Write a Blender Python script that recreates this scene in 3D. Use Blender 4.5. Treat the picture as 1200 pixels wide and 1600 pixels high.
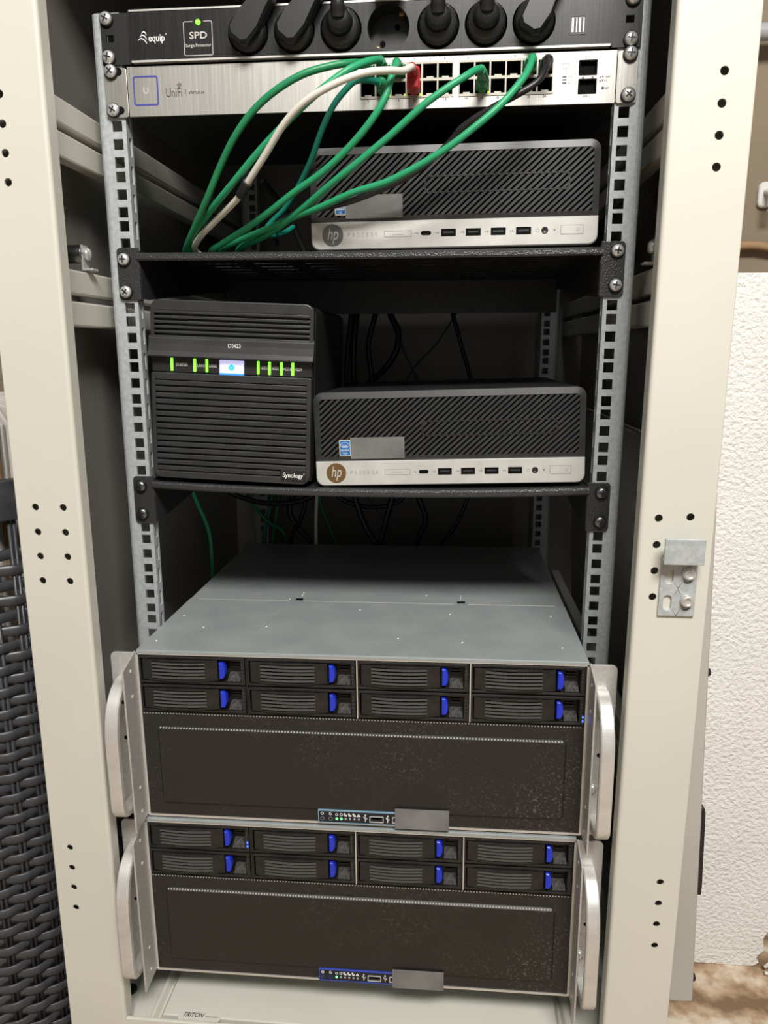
import bpy, bmesh, math, random
from mathutils import Vector, Matrix

random.seed(7)
for o in list(bpy.data.objects):
    bpy.data.objects.remove(o, do_unlink=True)
scene = bpy.context.scene
col = scene.collection

# ------------------------------------------------------------------ units
# All coordinates below are millimetres: X right, Y into the rack (0 = face of the
# front mounting rails), Z up (0 = top of the first rack unit). World = metres, floor at z 0.
S = 0.001
FLOOR = -1120.0
def W(x, y, z):
    return Vector((x*S, y*S, (z-FLOOR)*S))

# ------------------------------------------------------------------ camera
cd = bpy.data.cameras.new('camera')
cam = bpy.data.objects.new('camera', cd); col.objects.link(cam)
cam.location = W(84.19, -738.40, -301.85)
cam.rotation_euler = (1.3585, 0.0010, 0.0882)
cd.sensor_fit = 'VERTICAL'; cd.sensor_height = 24.0; cd.lens = 1168.29/1600*24.0
cd.clip_start = 0.01; cd.clip_end = 50
scene.camera = cam

# ------------------------------------------------------------------ world and light
wd = bpy.data.worlds.new('world'); scene.world = wd; wd.use_nodes = True
bg = wd.node_tree.nodes['Background']
bg.inputs['Color'].default_value = (1.0, 0.97, 0.92, 1); bg.inputs['Strength'].default_value = 0.26
ld = bpy.data.lights.new('ceiling_lamp_light', 'AREA')
ld.shape = 'RECTANGLE'; ld.size = 1.0; ld.size_y = 0.45; ld.energy = 67; ld.color = (1.0, 0.975, 0.925)
lamp = bpy.data.objects.new('ceiling_lamp_light', ld); col.objects.link(lamp)
lamp.location = W(380, -1500, 1120)
lamp.rotation_euler = (W(0, 0, -400)-lamp.location).to_track_quat('-Z', 'Y').to_euler()
scene.view_settings.view_transform = 'Standard'
scene.view_settings.look = 'None'
scene.view_settings.gamma = 1.0
scene.view_settings.use_curve_mapping = False
scene.view_settings.exposure = 0.05

# ------------------------------------------------------------------ materials
M = {}
def mat(name, color, rough=0.5, metal=0.0, spec=0.5, emit=None, estr=0.0, coat=0.0):
    m = bpy.data.materials.new(name); m.use_nodes = True
    b = m.node_tree.nodes['Principled BSDF']
    b.inputs['Base Color'].default_value = (*color, 1)
    b.inputs['Roughness'].default_value = rough
    b.inputs['Metallic'].default_value = metal
    b.inputs['Specular IOR Level'].default_value = spec
    b.inputs['Coat Weight'].default_value = coat
    if emit:
        b.inputs['Emission Color'].default_value = (*emit, 1)
        b.inputs['Emission Strength'].default_value = estr
    M[name] = m
    return m
def nd(m, t, **kw):
    n = m.node_tree.nodes.new(t)
    for k, v in kw.items(): setattr(n, k, v)
    return n
def lk(m, a, b): m.node_tree.links.new(a, b)
def bsdf(m): return m.node_tree.nodes['Principled BSDF']
def vary(m, scale, c0, c1, detail=3.0, stretch=(1,1,1), lo=0.35, hi=0.65):
    """colour variation by noise between two colours"""
    tc = nd(m, 'ShaderNodeTexCoord'); mp = nd(m, 'ShaderNodeMapping'); mp.inputs['Scale'].default_value = stretch
    n = nd(m, 'ShaderNodeTexNoise'); n.inputs['Scale'].default_value = scale; n.inputs['Detail'].default_value = detail
    r = nd(m, 'ShaderNodeValToRGB')
    r.color_ramp.elements[0].position = lo; r.color_ramp.elements[0].color = (*c0, 1)
    r.color_ramp.elements[1].position = hi; r.color_ramp.elements[1].color = (*c1, 1)
    lk(m, tc.outputs['Object'], mp.inputs['Vector']); lk(m, mp.outputs['Vector'], n.inputs['Vector'])
    lk(m, n.outputs['Fac'], r.inputs['Fac']); lk(m, r.outputs['Color'], bsdf(m).inputs['Base Color'])
    return r
def bump(m, scale, dist, strength=1.0, kind='noise', detail=2.0):
    tc = nd(m, 'ShaderNodeTexCoord')
    if kind == 'noise':
        n = nd(m, 'ShaderNodeTexNoise'); n.inputs['Detail'].default_value = detail; out = n.outputs['Fac']
    else:
        n = nd(m, 'ShaderNodeTexVoronoi', feature='SMOOTH_F1'); out = n.outputs['Distance']
    n.inputs['Scale'].default_value = scale
    b = nd(m, 'ShaderNodeBump'); b.inputs['Strength'].default_value = strength; b.inputs['Distance'].default_value = dist
    lk(m, tc.outputs['Object'], n.inputs['Vector']); lk(m, out, b.inputs['Height']); lk(m, b.outputs['Normal'], bsdf(m).inputs['Normal'])

m = mat('cream_paint', (.60,.585,.515), .42); vary(m, 4, (.58,.567,.50), (.62,.605,.535)); bump(m, 900, .0002, .25)
m = mat('grey_paint', (.42,.40,.36), .5); vary(m, 5, (.40,.38,.345), (.45,.43,.385)); bump(m, 900, .0002, .25)
m = mat('galvanised', (.47,.50,.51), .45, .3); vary(m, 220, (.43,.46,.47), (.52,.55,.56), 1.0); bump(m, 300, .0001, .3)
m = mat('zinc_sheet', (.33,.36,.365), .40, .25); vary(m, 22, (.31,.34,.345), (.38,.41,.41), 6.0, lo=.3, hi=.75)
m = mat('dark_grey_paint', (.23,.215,.195), .34); vary(m, 5, (.22,.205,.187), (.24,.225,.205))
m = mat('black_powder', (.028,.028,.029), .36, 0, .6); bump(m, 800, .0005, .7, 'vor')
mat('black_metal', (.012,.012,.013), .45)
m = mat('black_brushed', (.014,.014,.015), .34, .2); vary(m, 30, (.009,.009,.010), (.022,.021,.020), 2.0, (30,1,.4))
mat('black_plastic', (.016,.016,.016), .4)
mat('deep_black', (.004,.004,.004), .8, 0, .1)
m = mat('dark_plastic', (.028,.028,.029), .42); vary(m, 60, (.024,.024,.025), (.034,.034,.035))
m = mat('nas_plastic', (.028,.028,.029), .36); vary(m, 30, (.024,.024,.025), (.034,.034,.035))
m = mat('silver_brushed', (.56,.545,.51), .36, .8); vary(m, 25, (.51,.495,.46), (.63,.61,.57), 3.0, (25,1,.6));  # brushed grain, with vertical streak reflections put into its colour
m = mat('silver_paint', (.57,.56,.53), .40, .25); vary(m, 40, (.53,.52,.495), (.61,.60,.57), 5.0)
m = mat('steel_plate', (.56,.55,.53), .48, .5); vary(m, 300, (.53,.52,.50), (.60,.59,.57), 1.0)
m = mat('aluminium', (.70,.69,.67), .42, .6); vary(m, 70, (.66,.65,.63), (.74,.73,.71))
mat('chrome', (.75,.75,.74), .28, .65)
mat('dark_chrome', (.25,.25,.25), .3, 1.0)
mat('light_line', (.70,.68,.64), .35, .6)
mat('white_print', (.75,.75,.72), .6)
mat('grey_print', (.30,.29,.28), .6)
mat('dark_print', (.05,.05,.05), .6)
mat('pale_print', (.46,.44,.41), .6)
mat('blue_outline', (.06,.06,.30), .5)
mat('port_frame', (.38,.36,.31), .45, .3)
mat('brass', (.60,.36,.18), .3, 1.0)
mat('green_cable', (.015,.22,.085), .42)
mat('light_green_cable', (.02,.30,.13), .42)
mat('teal_cable', (.012,.24,.17), .42)
mat('white_cable', (.66,.64,.57), .45)
mat('black_cable', (.012,.012,.012), .38)
mat('grey_cable', (.10,.10,.095), .5)
mat('red_boot', (.40,.018,.018), .4)
mat('green_plug', (.02,.24,.09), .35)
mat('port_amber', (.35,.40,.02), .4, emit=(.6,.8,.05), estr=.5)
m = mat('caddy_black', (.011,.0105,.010), .42); vary(m, 90, (.009,.0085,.008), (.017,.016,.015))
m = mat('dusty_black', (.05,.047,.043), .8); vary(m, 300, (.018,.017,.016), (.075,.07,.064), 6.0)
mat('slat_lit_grey', (.075,.073,.07), .45)  # tray slats coloured lighter to carry their highlights
mat('latch_blue', (.012,.035,.50), .35)
mat('led_green', (.1,.5,.02), .4, emit=(.25,1.0,.05), estr=1.6)
mat('led_green_dot', (.05,.5,.1), .4, emit=(.15,1.0,.25), estr=2.0)
mat('led_blue', (.02,.05,.7), .4, emit=(.05,.15,1.0), estr=2.0)
mat('button_glow', (.5,.5,.75), .4, emit=(.62,.60,.95), estr=.75)
mat('button_blue', (.02,.1,.9), .4, emit=(.02,.22,1.0), estr=1.6)
mat('button_cyan', (.05,.4,.8), .4, emit=(.12,.55,.95), estr=1.1)
mat('outline_cyan', (.20,.34,.46), .5)
mat('outline_blue', (.04,.07,.42), .5)
mat('navy_panel', (.008,.011,.02), .35)
m = mat('label_tape', (.15,.15,.145), .5); vary(m, 25, (.11,.11,.107), (.19,.19,.185))
mat('sticker_blue', (.015,.14,.42), .35)
mat('sticker_border', (.60,.52,.38), .4)
mat('sticker_white', (.55,.58,.60), .4)
mat('logo_grey', (.20,.20,.19), .3, .8)
mat('logo_reflection', (.33,.21,.09), .3, .8)  # gold-brown reflection put into the logo's colour
mat('sticker_paper', (.60,.58,.51), .6)
m = mat('foam', (.77,.765,.735), .75); bump(m, 190, .004, .9, 'noise', 3.0); vary(m, 9, (.74,.735,.705), (.80,.795,.765))
m = mat('floor_stone', (.4,.3,.2), .8); r = vary(m, 24, (.20,.125,.07), (.66,.57,.46), 10.0, lo=.38, hi=.64)
e = r.color_ramp.elements.new(.5); e.color = (.42,.29,.185,1); bump(m, 60, .004, .6, 'noise', 6.0)
m = mat('tan_wall', (.26,.205,.14), .9); vary(m, 3, (.24,.19,.13), (.29,.23,.16)); bump(m, 120, .001, .3)
m = mat('wicker', (.042,.043,.049), .36); vary(m, 40, (.034,.035,.040), (.058,.059,.066))
mat('newsprint', (.60,.57,.52), .8)
mat('cardboard', (.34,.21,.11), .8)
mat('white_plastic', (.72,.71,.68), .4)
mat('pipe_grey', (.40,.40,.42), .4)
mat('rubber', (.01,.01,.01), .7)
# perforated sheet: round holes 2 mm apart, too small to build one by one
def perforated(name):
    m = mat(name, (.02,.02,.02), .45)
    tc = nd(m, 'ShaderNodeTexCoord'); sx = nd(m, 'ShaderNodeSeparateXYZ'); cx = nd(m, 'ShaderNodeCombineXYZ')
    lk(m, tc.outputs['Object'], sx.inputs[0]); lk(m, sx.outputs['X'], cx.inputs['X']); lk(m, sx.outputs['Z'], cx.inputs['Y'])
    mp = nd(m, 'ShaderNodeMapping'); mp.inputs['Rotation'].default_value = (0,0,math.radians(45)); lk(m, cx.outputs[0], mp.inputs['Vector'])
    v = nd(m, 'ShaderNodeTexVoronoi', voronoi_dimensions='2D', feature='F1'); v.inputs['Scale'].default_value = 540; v.inputs['Randomness'].default_value = 0
    lk(m, mp.outputs[0], v.inputs['Vector'])
    r = nd(m, 'ShaderNodeValToRGB'); r.color_ramp.elements[0].position = .30; r.color_ramp.elements[1].position = .42
    r.color_ramp.elements[0].color = (.004,.004,.004,1); r.color_ramp.elements[1].color = (.024,.0215,.019,1)
    lk(m, v.outputs['Distance'], r.inputs['Fac'])
    # settled dust
    n = nd(m, 'ShaderNodeTexNoise'); n.inputs['Scale'].default_value = 9; n.inputs['Detail'].default_value = 5; lk(m, tc.outputs['Object'], n.inputs['Vector'])
    n2 = nd(m, 'ShaderNodeTexNoise'); n2.inputs['Scale'].default_value = 420; n2.inputs['Detail'].default_value = 2; lk(m, tc.outputs['Object'], n2.inputs['Vector'])
    r1 = nd(m, 'ShaderNodeValToRGB'); r1.color_ramp.elements[0].position = .45; r1.color_ramp.elements[1].position = .75; lk(m, n.outputs['Fac'], r1.inputs['Fac'])
    r2 = nd(m, 'ShaderNodeValToRGB'); r2.color_ramp.elements[0].position = .56; r2.color_ramp.elements[1].position = .78; lk(m, n2.outputs['Fac'], r2.inputs['Fac'])
    mu = nd(m, 'ShaderNodeMath', operation='MULTIPLY'); lk(m, r1.outputs['Color'], mu.inputs[0]); lk(m, r2.outputs['Color'], mu.inputs[1])
    mx = nd(m, 'ShaderNodeMix', data_type='RGBA'); lk(m, mu.outputs[0], mx.inputs['Factor']); lk(m, r.outputs['Color'], mx.inputs[6]); mx.inputs[7].default_value = (.14,.128,.115,1)
    lk(m, mx.outputs[2], bsdf(m).inputs['Base Color'])
perforated('perforated_black')

# ------------------------------------------------------------------ mesh helpers
class MB:
    def __init__(s): s.v = []; s.f = []; s.sm = []
    def add(s, vs, fs, smooth=False):
        o = len(s.v); s.v += [tuple(v) for v in vs]
        for f in fs: s.f.append([o+i for i in f]); s.sm.append(smooth)
        return s
    def box(s, x0, x1, y0, y1, z0, z1):
        return s.add([(x0,y0,z0),(x1,y0,z0),(x1,y1,z0),(x0,y1,z0),(x0,y0,z1),(x1,y0,z1),(x1,y1,z1),(x0,y1,z1)],
              [(0,3,2,1),(4,5,6,7),(0,1,5,4),(1,2,6,5),(2,3,7,6),(3,0,4,7)])
    def loft(s, rings, cap=True, closed=True, smooth=False):
        n = len(rings[0]); vs = [v for r in rings for v in r]; fs = []
        for a in range(len(rings)-1):
            for i in range(n if closed else n-1):
                j = (i+1) % n
                fs.append((a*n+i, a*n+j, (a+1)*n+j, (a+1)*n+i))
        s.add(vs, fs, smooth)
        if cap:
            s.add(rings[0], [tuple(range(n))]); s.add(rings[-1], [tuple(range(n))])
        return s
    def prism(s, poly, a0, a1, axis='y', bev=0):
        """2-D polygon (x,z for axis y; y,z for axis x; x,y for axis z) extruded along an axis; bev chamfers the a0 end"""
        def mp(p, a): return (p[0],a,p[1]) if axis == 'y' else (a,p[0],p[1]) if axis == 'x' else (p[0],p[1],a)
        rings = []
        if bev:
            sg = 1 if a1 > a0 else -1
            rings.append([mp(p, a0) for p in inset(poly, bev)]); rings.append([mp(p, a0+sg*bev) for p in poly])
        else: rings.append([mp(p, a0) for p in poly])
        rings.append([mp(p, a1) for p in poly])
        return s.loft(rings)
    def ring(s, outer, inner, a0, a1):
        """frame between two polygons of equal count, in the XZ plane, extruded along y"""
        n = len(outer)
        vs = [(p[0],a0,p[1]) for p in outer]+[(p[0],a0,p[1]) for p in inner]+[(p[0],a1,p[1]) for p in outer]+[(p[0],a1,p[1]) for p in inner]
        fs = []
        for i in range(n):
            j = (i+1) % n
            fs += [(i,j,n+j,n+i),(2*n+i,3*n+i,3*n+j,2*n+j),(i,2*n+i,2*n+j,j),(n+i,n+j,3*n+j,3*n+i)]
        return s.add(vs, fs)
    def cyl(s, c, axis, r, h, n=20, r2=None):
        """cylinder from point c along unit axis letter for h; r2 = end radius"""
        r2 = r if r2 is None else r2; R = []
        for rr, t in ((r,0),(r2,h)):
            ring = []
            for i in range(n):
                a = 2*math.pi*i/n; u, w = rr*math.cos(a), rr*math.sin(a)
                ring.append((c[0]+u,c[1]+t,c[2]+w) if axis == 'y' else (c[0]+t,c[1]+u,c[2]+w) if axis == 'x' else (c[0]+u,c[1]+w,c[2]+t))
            R.append(ring)
        s.loft(R, cap=False, smooth=True)
        s.add(R[0], [tuple(range(n))]); s.add(R[1], [tuple(range(n))])
        return s
    def lathe(s, c, prof, axis='y', n=20):
        """profile of (radius, offset along axis)"""
        R = []
        for rr, t in prof:
            ring = []
            for i in range(n):
                a = 2*math.pi*i/n; u, w = rr*math.cos(a), rr*math.sin(a)
                ring.append((c[0]+u,c[1]+t,c[2]+w) if axis == 'y' else (c[0]+t,c[1]+u,c[2]+w) if axis == 'x' else (c[0]+u,c[1]+w,c[2]+t))
            R.append(ring)
        return s.loft(R, smooth=True)
    def tube(s, pts, r, n=10, res=6, smooth_path=True, flat=None):
        P = spline(pts, res) if smooth_path else [Vector(p) for p in pts]
        T = []
        for i in range(len(P)):
            t = P[min(i+1, len(P)-1)]-P[max(i-1, 0)]; T.append(t.normalized())
        up = Vector((0,0,1)) if abs(T[0].z) < .9 else Vector((0,1,0))
        nrm = (up-T[0]*up.dot(T[0])).normalized(); rings = []
        for i, p in enumerate(P):
            nrm = (nrm-T[i]*nrm.dot(T[i])).normalized(); bi = T[i].cross(nrm)
            rr = r[min(int(i/(len(P)-1)*(len(r)-1)+.5), len(r)-1)] if isinstance(r, (list, tuple)) else r
            rings.append([p+nrm*math.cos(2*math.pi*k/n)*rr+bi*math.sin(2*math.pi*k/n)*rr for k in range(n)])
        s.loft(rings, cap=False, smooth=True); s.add(rings[0], [tuple(range(n))]); s.add(rings[-1], [tuple(range(n))])
        return s
    def grid(s, us, vs, hole, mp, t):
        """sheet with rectangular holes: cells kept unless hole(u,v) at the cell centre; mp(u,v,w) -> xyz; thickness t"""
        us = sorted(set(us)); vs = sorted(set(vs)); nu, nv = len(us)-1, len(vs)-1
        keep = [[not hole((us[i]+us[i+1])/2, (vs[j]+vs[j+1])/2) for j in range(nv)] for i in range(nu)]
        for i in range(nu):
            for j in range(nv):
                if not keep[i][j]: continue
                a, b, c, d = us[i], us[i+1], vs[j], vs[j+1]
                F = [mp(a,c,0),mp(b,c,0),mp(b,d,0),mp(a,d,0)]; B = [mp(a,c,t),mp(b,c,t),mp(b,d,t),mp(a,d,t)]
                fs = [(0,1,2,3),(7,6,5,4)]
                if j == 0 or not keep[i][j-1]: fs.append((0,4,5,1))
                if i == nu-1 or not keep[i+1][j]: fs.append((1,5,6,2))
                if j == nv-1 or not keep[i][j+1]: fs.append((2,6,7,3))
                if i == 0 or not keep[i-1][j]: fs.append((3,7,4,0))
                s.add(F+B, fs)
        return s
    def mesh(s, name):
        me = bpy.data.meshes.new(name)
        me.from_pydata([(x*S,y*S,z*S) for x,y,z in s.v], [], s.f); me.update()
        for p, k in zip(me.polygons, s.sm): p.use_smooth = k
        bm = bmesh.new(); bm.from_mesh(me); bmesh.ops.remove_doubles(bm, verts=bm.verts, dist=1e-6)
        bmesh.ops.recalc_face_normals(bm, faces=bm.faces); bm.to_mesh(me); bm.free()
        return me
    def build(s, name, mt, parent=None, off=(0,0,0), bevel=0, seg=2, label=None):
        if off != (0,0,0): s.v = [(x-off[0],y-off[1],z-off[2]) for x,y,z in s.v]
        return link(name, s.mesh(name), mt, parent, bevel, seg, label)
def link(name, me, mt, parent=None, bevel=0, seg=2, label=None):
    o = bpy.data.objects.new(name, me); col.objects.link(o); o.parent = parent
    if mt and not me.materials: me.materials.append(M[mt])
    if bevel:
        b = o.modifiers.new('edge', 'BEVEL'); b.width = bevel*S; b.segments = seg; b.limit_method = 'ANGLE'; b.angle_limit = math.radians(40)
    if label: o['label'] = label
    return o
def spline(pts, res=6):
    P = [Vector(p) for p in pts]; out = []
    for i in range(len(P)-1):
        p0 = P[max(i-1,0)]; p1 = P[i]; p2 = P[i+1]; p3 = P[min(i+2,len(P)-1)]
        for k in range(res):
            t = k/res
            out.append(.5*((2*p1)+(p2-p0)*t+(2*p0-5*p1+4*p2-p3)*t*t+(3*p1-p0-3*p2+p3)*t**3))
    out.append(P[-1]); return out
def rrect(x0, x1, z0, z1, r, n=5):
    """rounded rectangle; r one radius or (bl, br, tr, tl)"""
    rs = (r,)*4 if not isinstance(r, (tuple, list)) else r; out = []
    for (cx, cz, a0), q in zip(((x0,z0,180),(x1,z0,270),(x1,z1,0),(x0,z1,90)), rs):
        sx = 1 if cx == x0 else -1; sz = 1 if cz == z0 else -1
        for k in range(n+1):
            a = math.radians(a0+90*k/n); out.append((cx+sx*q+q*math.cos(a), cz+sz*q+q*math.sin(a)))
    return out
def circle(cx, cz, r, n=24): return [(cx+r*math.cos(2*math.pi*i/n), cz+r*math.sin(2*math.pi*i/n)) for i in range(n)]
def inset(poly, d):
    cx = sum(p[0] for p in poly)/len(poly); cz = sum(p[1] for p in poly)/len(poly)
    hx = max(abs(p[0]-cx) for p in poly); hz = max(abs(p[1]-cz) for p in poly)
    return [(cx+(p[0]-cx)*(hx-d)/hx, cz+(p[1]-cz)*(hz-d)/hz) for p in poly]
def clip(poly, x0, x1, z0, z1):
    def cut(P, f):
        out = []
        for i in range(len(P)):
            a, b = P[i], P[(i+1) % len(P)]; fa, fb = f(a), f(b)
            if fa >= 0: out.append(a)
            if fa*fb < 0:
                t = fa/(fa-fb); out.append((a[0]+(b[0]-a[0])*t, a[1]+(b[1]-a[1])*t))
        return out
    for f in (lambda p: p[0]-x0, lambda p: x1-p[0], lambda p: p[1]-z0, lambda p: z1-p[1]):
        if poly: poly = cut(poly, f)
    return poly
def thing(name, label, cat, loc, group=None, rot=(0,0,0)):
    o = bpy.data.objects.new(name, None); col.objects.link(o); o.empty_display_size = .05
    o.location = W(*loc); o.rotation_euler = rot; o['label'] = label; o['category'] = cat
    if group: o['group'] = group
    return o
def tag(o, label=None, cat=None, group=None, kind=None):
    if label: o['label'] = label
    if cat: o['category'] = cat
    if group: o['group'] = group
    if kind: o['kind'] = kind
    return o
def at(o, x, y, z):   # part location in mm, local
    o.location = (x*S, y*S, z*S); return o
def copy_tree(o, parent=None):
    c = o.copy(); col.objects.link(c); c.parent = parent
    for ch in [x for x in bpy.data.objects if x.parent == o and x is not c]: copy_tree(ch, c)
    return c
TXT = {}
def text_shape(txt, bold=0.0):
    if (txt, bold) not in TXT:
        cu = bpy.data.curves.new('letters', 'FONT'); cu.body = txt; cu.size = 1; cu.offset = bold; cu.resolution_u = 3
        ob = bpy.data.objects.new('letters', cu); col.objects.link(ob)
        dg = bpy.context.evaluated_depsgraph_get()
        me = bpy.data.meshes.new_from_object(ob.evaluated_get(dg))
        vs = [(v.co.x, v.co.y) for v in me.vertices]; fs = [tuple(p.vertices) for p in me.polygons]
        bpy.data.objects.remove(ob); bpy.data.curves.remove(cu); bpy.data.meshes.remove(me)
        xs = [v[0] for v in vs]; ys = [v[1] for v in vs]; x0, x1, y0, y1 = min(xs), max(xs), min(ys), max(ys)
        TXT[(txt, bold)] = ([((x-x0)/(x1-x0), (y-y0)/(y1-y0)) for x, y in vs], fs, (x1-x0)/(y1-y0))
    return TXT[(txt, bold)]
def letters(mb, txt, x0, x1, z0, z1, y, bold=0.0, shear=0.0):
    """lettering fitted to the rectangle x0..x1 / z0..z1 on a plane facing -Y"""
    vs, fs, asp = text_shape(txt, bold)
    if x1 is None: x1 = x0+asp*(z1-z0)
    mb.add([(x0+(x1-x0)*u+shear*(z1-z0)*v, y, z0+(z1-z0)*v) for u, v in vs], fs)
    return mb
def setmesh(name, mt, parent, fn, **kw):
    mb = MB(); fn(mb); return mb.build(name, mt, parent, **kw)

# shared rack screw: pan head with cross recess in a dark cup washer
def screw_meshes():
    h = MB().lathe((0,0,0), [(5.7,0),(5.7,-1.6),(5.1,-3.0),(3.4,-3.9),(0.6,-4.2)], n=18)
    w = MB().lathe((0,0,0), [(6.5,1.5),(6.6,0),(6.4,-1.0),(6.1,-1.2),(6.0,-.6),(5.0,-.5)], n=20)
    c = MB().box(-3.2,3.2,-4.35,-3.0,-.6,.6).box(-.6,.6,-4.36,-3.0,-3.2,3.2)
    return h.mesh('screw'), w.mesh('washer'), c.mesh('cross_recess')
SH, SWA, SC = screw_meshes()
SH2 = SH.copy(); SH.materials.append(M['chrome']); SH2.materials.append(M['dark_chrome']); SWA.materials.append(M['black_metal']); SC.materials.append(M['black_metal'])
def screw(parent, x, y, z, dark=False, ang=None):
    o = link('screw', SH2 if dark else SH, None, parent); at(o, x, y, z)
    o.rotation_euler = (0, random.uniform(0, 1.5) if ang is None else ang, 0)
    link('washer', SWA, None, o); link('cross_recess', SC, None, o)
    return o
HOLE = 232.55
U = 44.45
def holez(u, h): return -u*U-{'t':6.35,'m':22.225,'b':38.1}[h]

# ================================================================== SETTING
fl = MB().box(-4000,4000,-3500,680,FLOOR-40,FLOOR).build('floor', 'floor_stone', None, (0,0,FLOOR)); fl.location = W(0,0,FLOOR); fl['kind'] = 'structure'
wl = MB().box(-4000,4000,680,740,FLOOR,1500).build('wall_back', 'tan_wall', None, (0,700,FLOOR)); wl.location = W(0,700,FLOOR); wl['kind'] = 'structure'

# ================================================================== CABINET
CO = (0, 200, FLOOR)
cab = thing('server_cabinet', 'open cream steel server cabinet with perforated posts and galvanised rails', 'cabinet', CO)
PF, PB = -110.0, -94.0     # front post face and back
def post(s):
    xi, xo = 244.0, 305.0
    r = 3.5
    prof = []
    for k in range(6):
        a = math.radians(180+90*k/5); prof.append((xi+r+r*math.cos(a), PF+r+r*math.sin(a)))
    for k in range(6):
        a = math.radians(270+90*k/5); prof.append((xo-1.5+1.5*math.cos(a), PF+1.5+1.5*math.sin(a)))
    prof += [(xo, PB), (xi, PB)]
    prof = [(s*x, y) for x, y in prof]
    mb = MB().prism(prof, -1085, 150, 'z')
    me = mb.mesh('front_post')
    cut = MB().box(min(s*(xi+1.6), s*(xo-1.6)), max(s*(xi+1.6), s*(xo-1.6)), PF+1.6, PB-1.6, -1080, 145)
    hs = []
    for z in (-99.7,-121.7,-143.8,-166.0): hs.append((281.5, z))
    for z in (-439,-462,-484.8,-508): hs += [(260.5, z), (286.5, z)] if s < 0 else [(259.3, z)]
    if s > 0: hs.append((285, -437.6))
    for z in (-786,-808.8,-831.5,-855): hs.append((286.5, z))
    for x, z in hs: cut.cyl((s*x, PF-3, z), 'y', 3.3, 8, 16)
    o = link('front_post', me, 'cream_paint', None)
    c = link('cutter', cut.mesh('cutter'), None, None)
    b = o.modifiers.new('holes', 'BOOLEAN'); b.operation = 'DIFFERENCE'; b.object = c; b.solver = 'EXACT'; b.use_self = True
    dg = bpy.context.evaluated_depsgraph_get()
    nm = bpy.data.meshes.new_from_object(o.evaluated_get(dg)); o.modifiers.clear(); o.data = nm; nm.name = 'front_post'
    for p in nm.polygons: p.use_smooth = False
    bpy.data.objects.remove(c)
    o.parent = cab   # and move to the cabinet's own origin
    nm.transform(Matrix.Translation((-CO[0]*S, -CO[1]*S, -CO[2]*S)))
    return o
for s in (-1, 1): post(s)
def C_(mb, name, mt, **kw): return mb.build(name, mt, cab, CO, **kw)

def rail_mesh(s):
    mb = MB()
    us = [224.0, HOLE-4.75, HOLE+4.75, 245.0]; vs = [0.0, -985.0]; hz = []
    for u in range(22):
        for h in 'tmb': hz.append(holez(u, h))
    for z in hz: vs += [z-4.75, z+4.75]
    def hole(u, v): return HOLE-4.75 < u < HOLE+4.75 and any(abs(v-z) < 4.75 for z in hz)
    mb.grid(us, vs, hole, lambda u, v, w: (s*u, w, v), 2.0)
    # inner flange running back, slotted
    ys = [2.0, 5, 11, 14.0]; vs2 = [0.0, -985.0]; sl = [-12-25*i for i in range(39)]
    for z in sl: vs2 += [z-8, z+8]
    mb.grid(ys, vs2, lambda u, v: 5 < u < 11 and any(abs(v-z) < 8 for z in sl), lambda u, v, w: (s*(224+w), u, v), 2.0)
    # rounded outer shoulder
    prof = [(245,0),(247.6,.5),(250,2.2),(251.5,5),(252.2,9),(252.2,34),(250.2,34),(250.2,9),(249.2,5.5),(247.4,3),(245,2)]
    mb.prism([(s*x, y) for x, y in prof], -985, 0, 'z')
    return mb
RM = {}
for s in (-1, 1):
    o = C_(rail_mesh(s), 'mounting_rail', 'galvanised'); RM[s] = o
for s in (-1, 1):
    o = RM[s].copy(); col.objects.link(o); o.parent = cab; o.location = (0, 490*S, 0); o['label'] = 'rear galvanised rail with square holes'
for s in (-1, 1):
    for z0, z1 in ((-104.5,-82.0),(-133.0,-110.5),(-250.3,-228.0),(-279.5,-256.5),(-700,-678),(-728,-706)):
        a, b = sorted((s*265.0, s*279.0))
        C_(MB().box(a, b, -92, 545, z0, z1), 'crossbar', 'cream_paint', bevel=2.0)
# side and back sheets, top, base
C_(MB().box(-303, -299, -93, 560, -985, 120), 'side_panel', 'dark_grey_paint')
C_(MB().box(-303, 303, 560, 563, -985, 120), 'back_panel', 'dark_grey_paint')
C_(MB().box(-303, 303, -90, 560, 118, 122), 'top_panel', 'dark_grey_paint')
C_(MB().box(299, 303, -60, 560, -390, 120), 'inner_side_sheet', 'dark_grey_paint')
# lower right side panel, hooked in at the top and standing off at the bottom
C_(MB().box(297, 301, -60, 560, -1000, -720), 'side_sill', 'dark_grey_paint')
zt = -392
o = MB().prism([(0,-286),(21.5,-286),(23,-284.5),(23,360),(0,360)], -548, 0, 'z').build('side_panel', 'grey_paint', cab, bevel=1.0)
o.location = ((289.5-CO[0])*S, (200-CO[1])*S, (zt-CO[2])*S); o.rotation_euler = (0, math.radians(-2.45), 0); o['label'] = 'grey lower side panel standing off the cabinet at the bottom'
for z in (-590-zt, -918-zt):
    MB().lathe((22.8, -278, z), [(4.5,-.2),(4.5,1.5),(3.2,3.6),(.5,4.2)], 'x', 12).build('rubber_stud', 'rubber', o)
MB().box(22.8, 27, -283, -262, -820-zt, -727-zt).box(27, 28.5, -280, -265, -815-zt, -732-zt).build('handle_recess', 'black_metal', o, bevel=.8)
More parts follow.
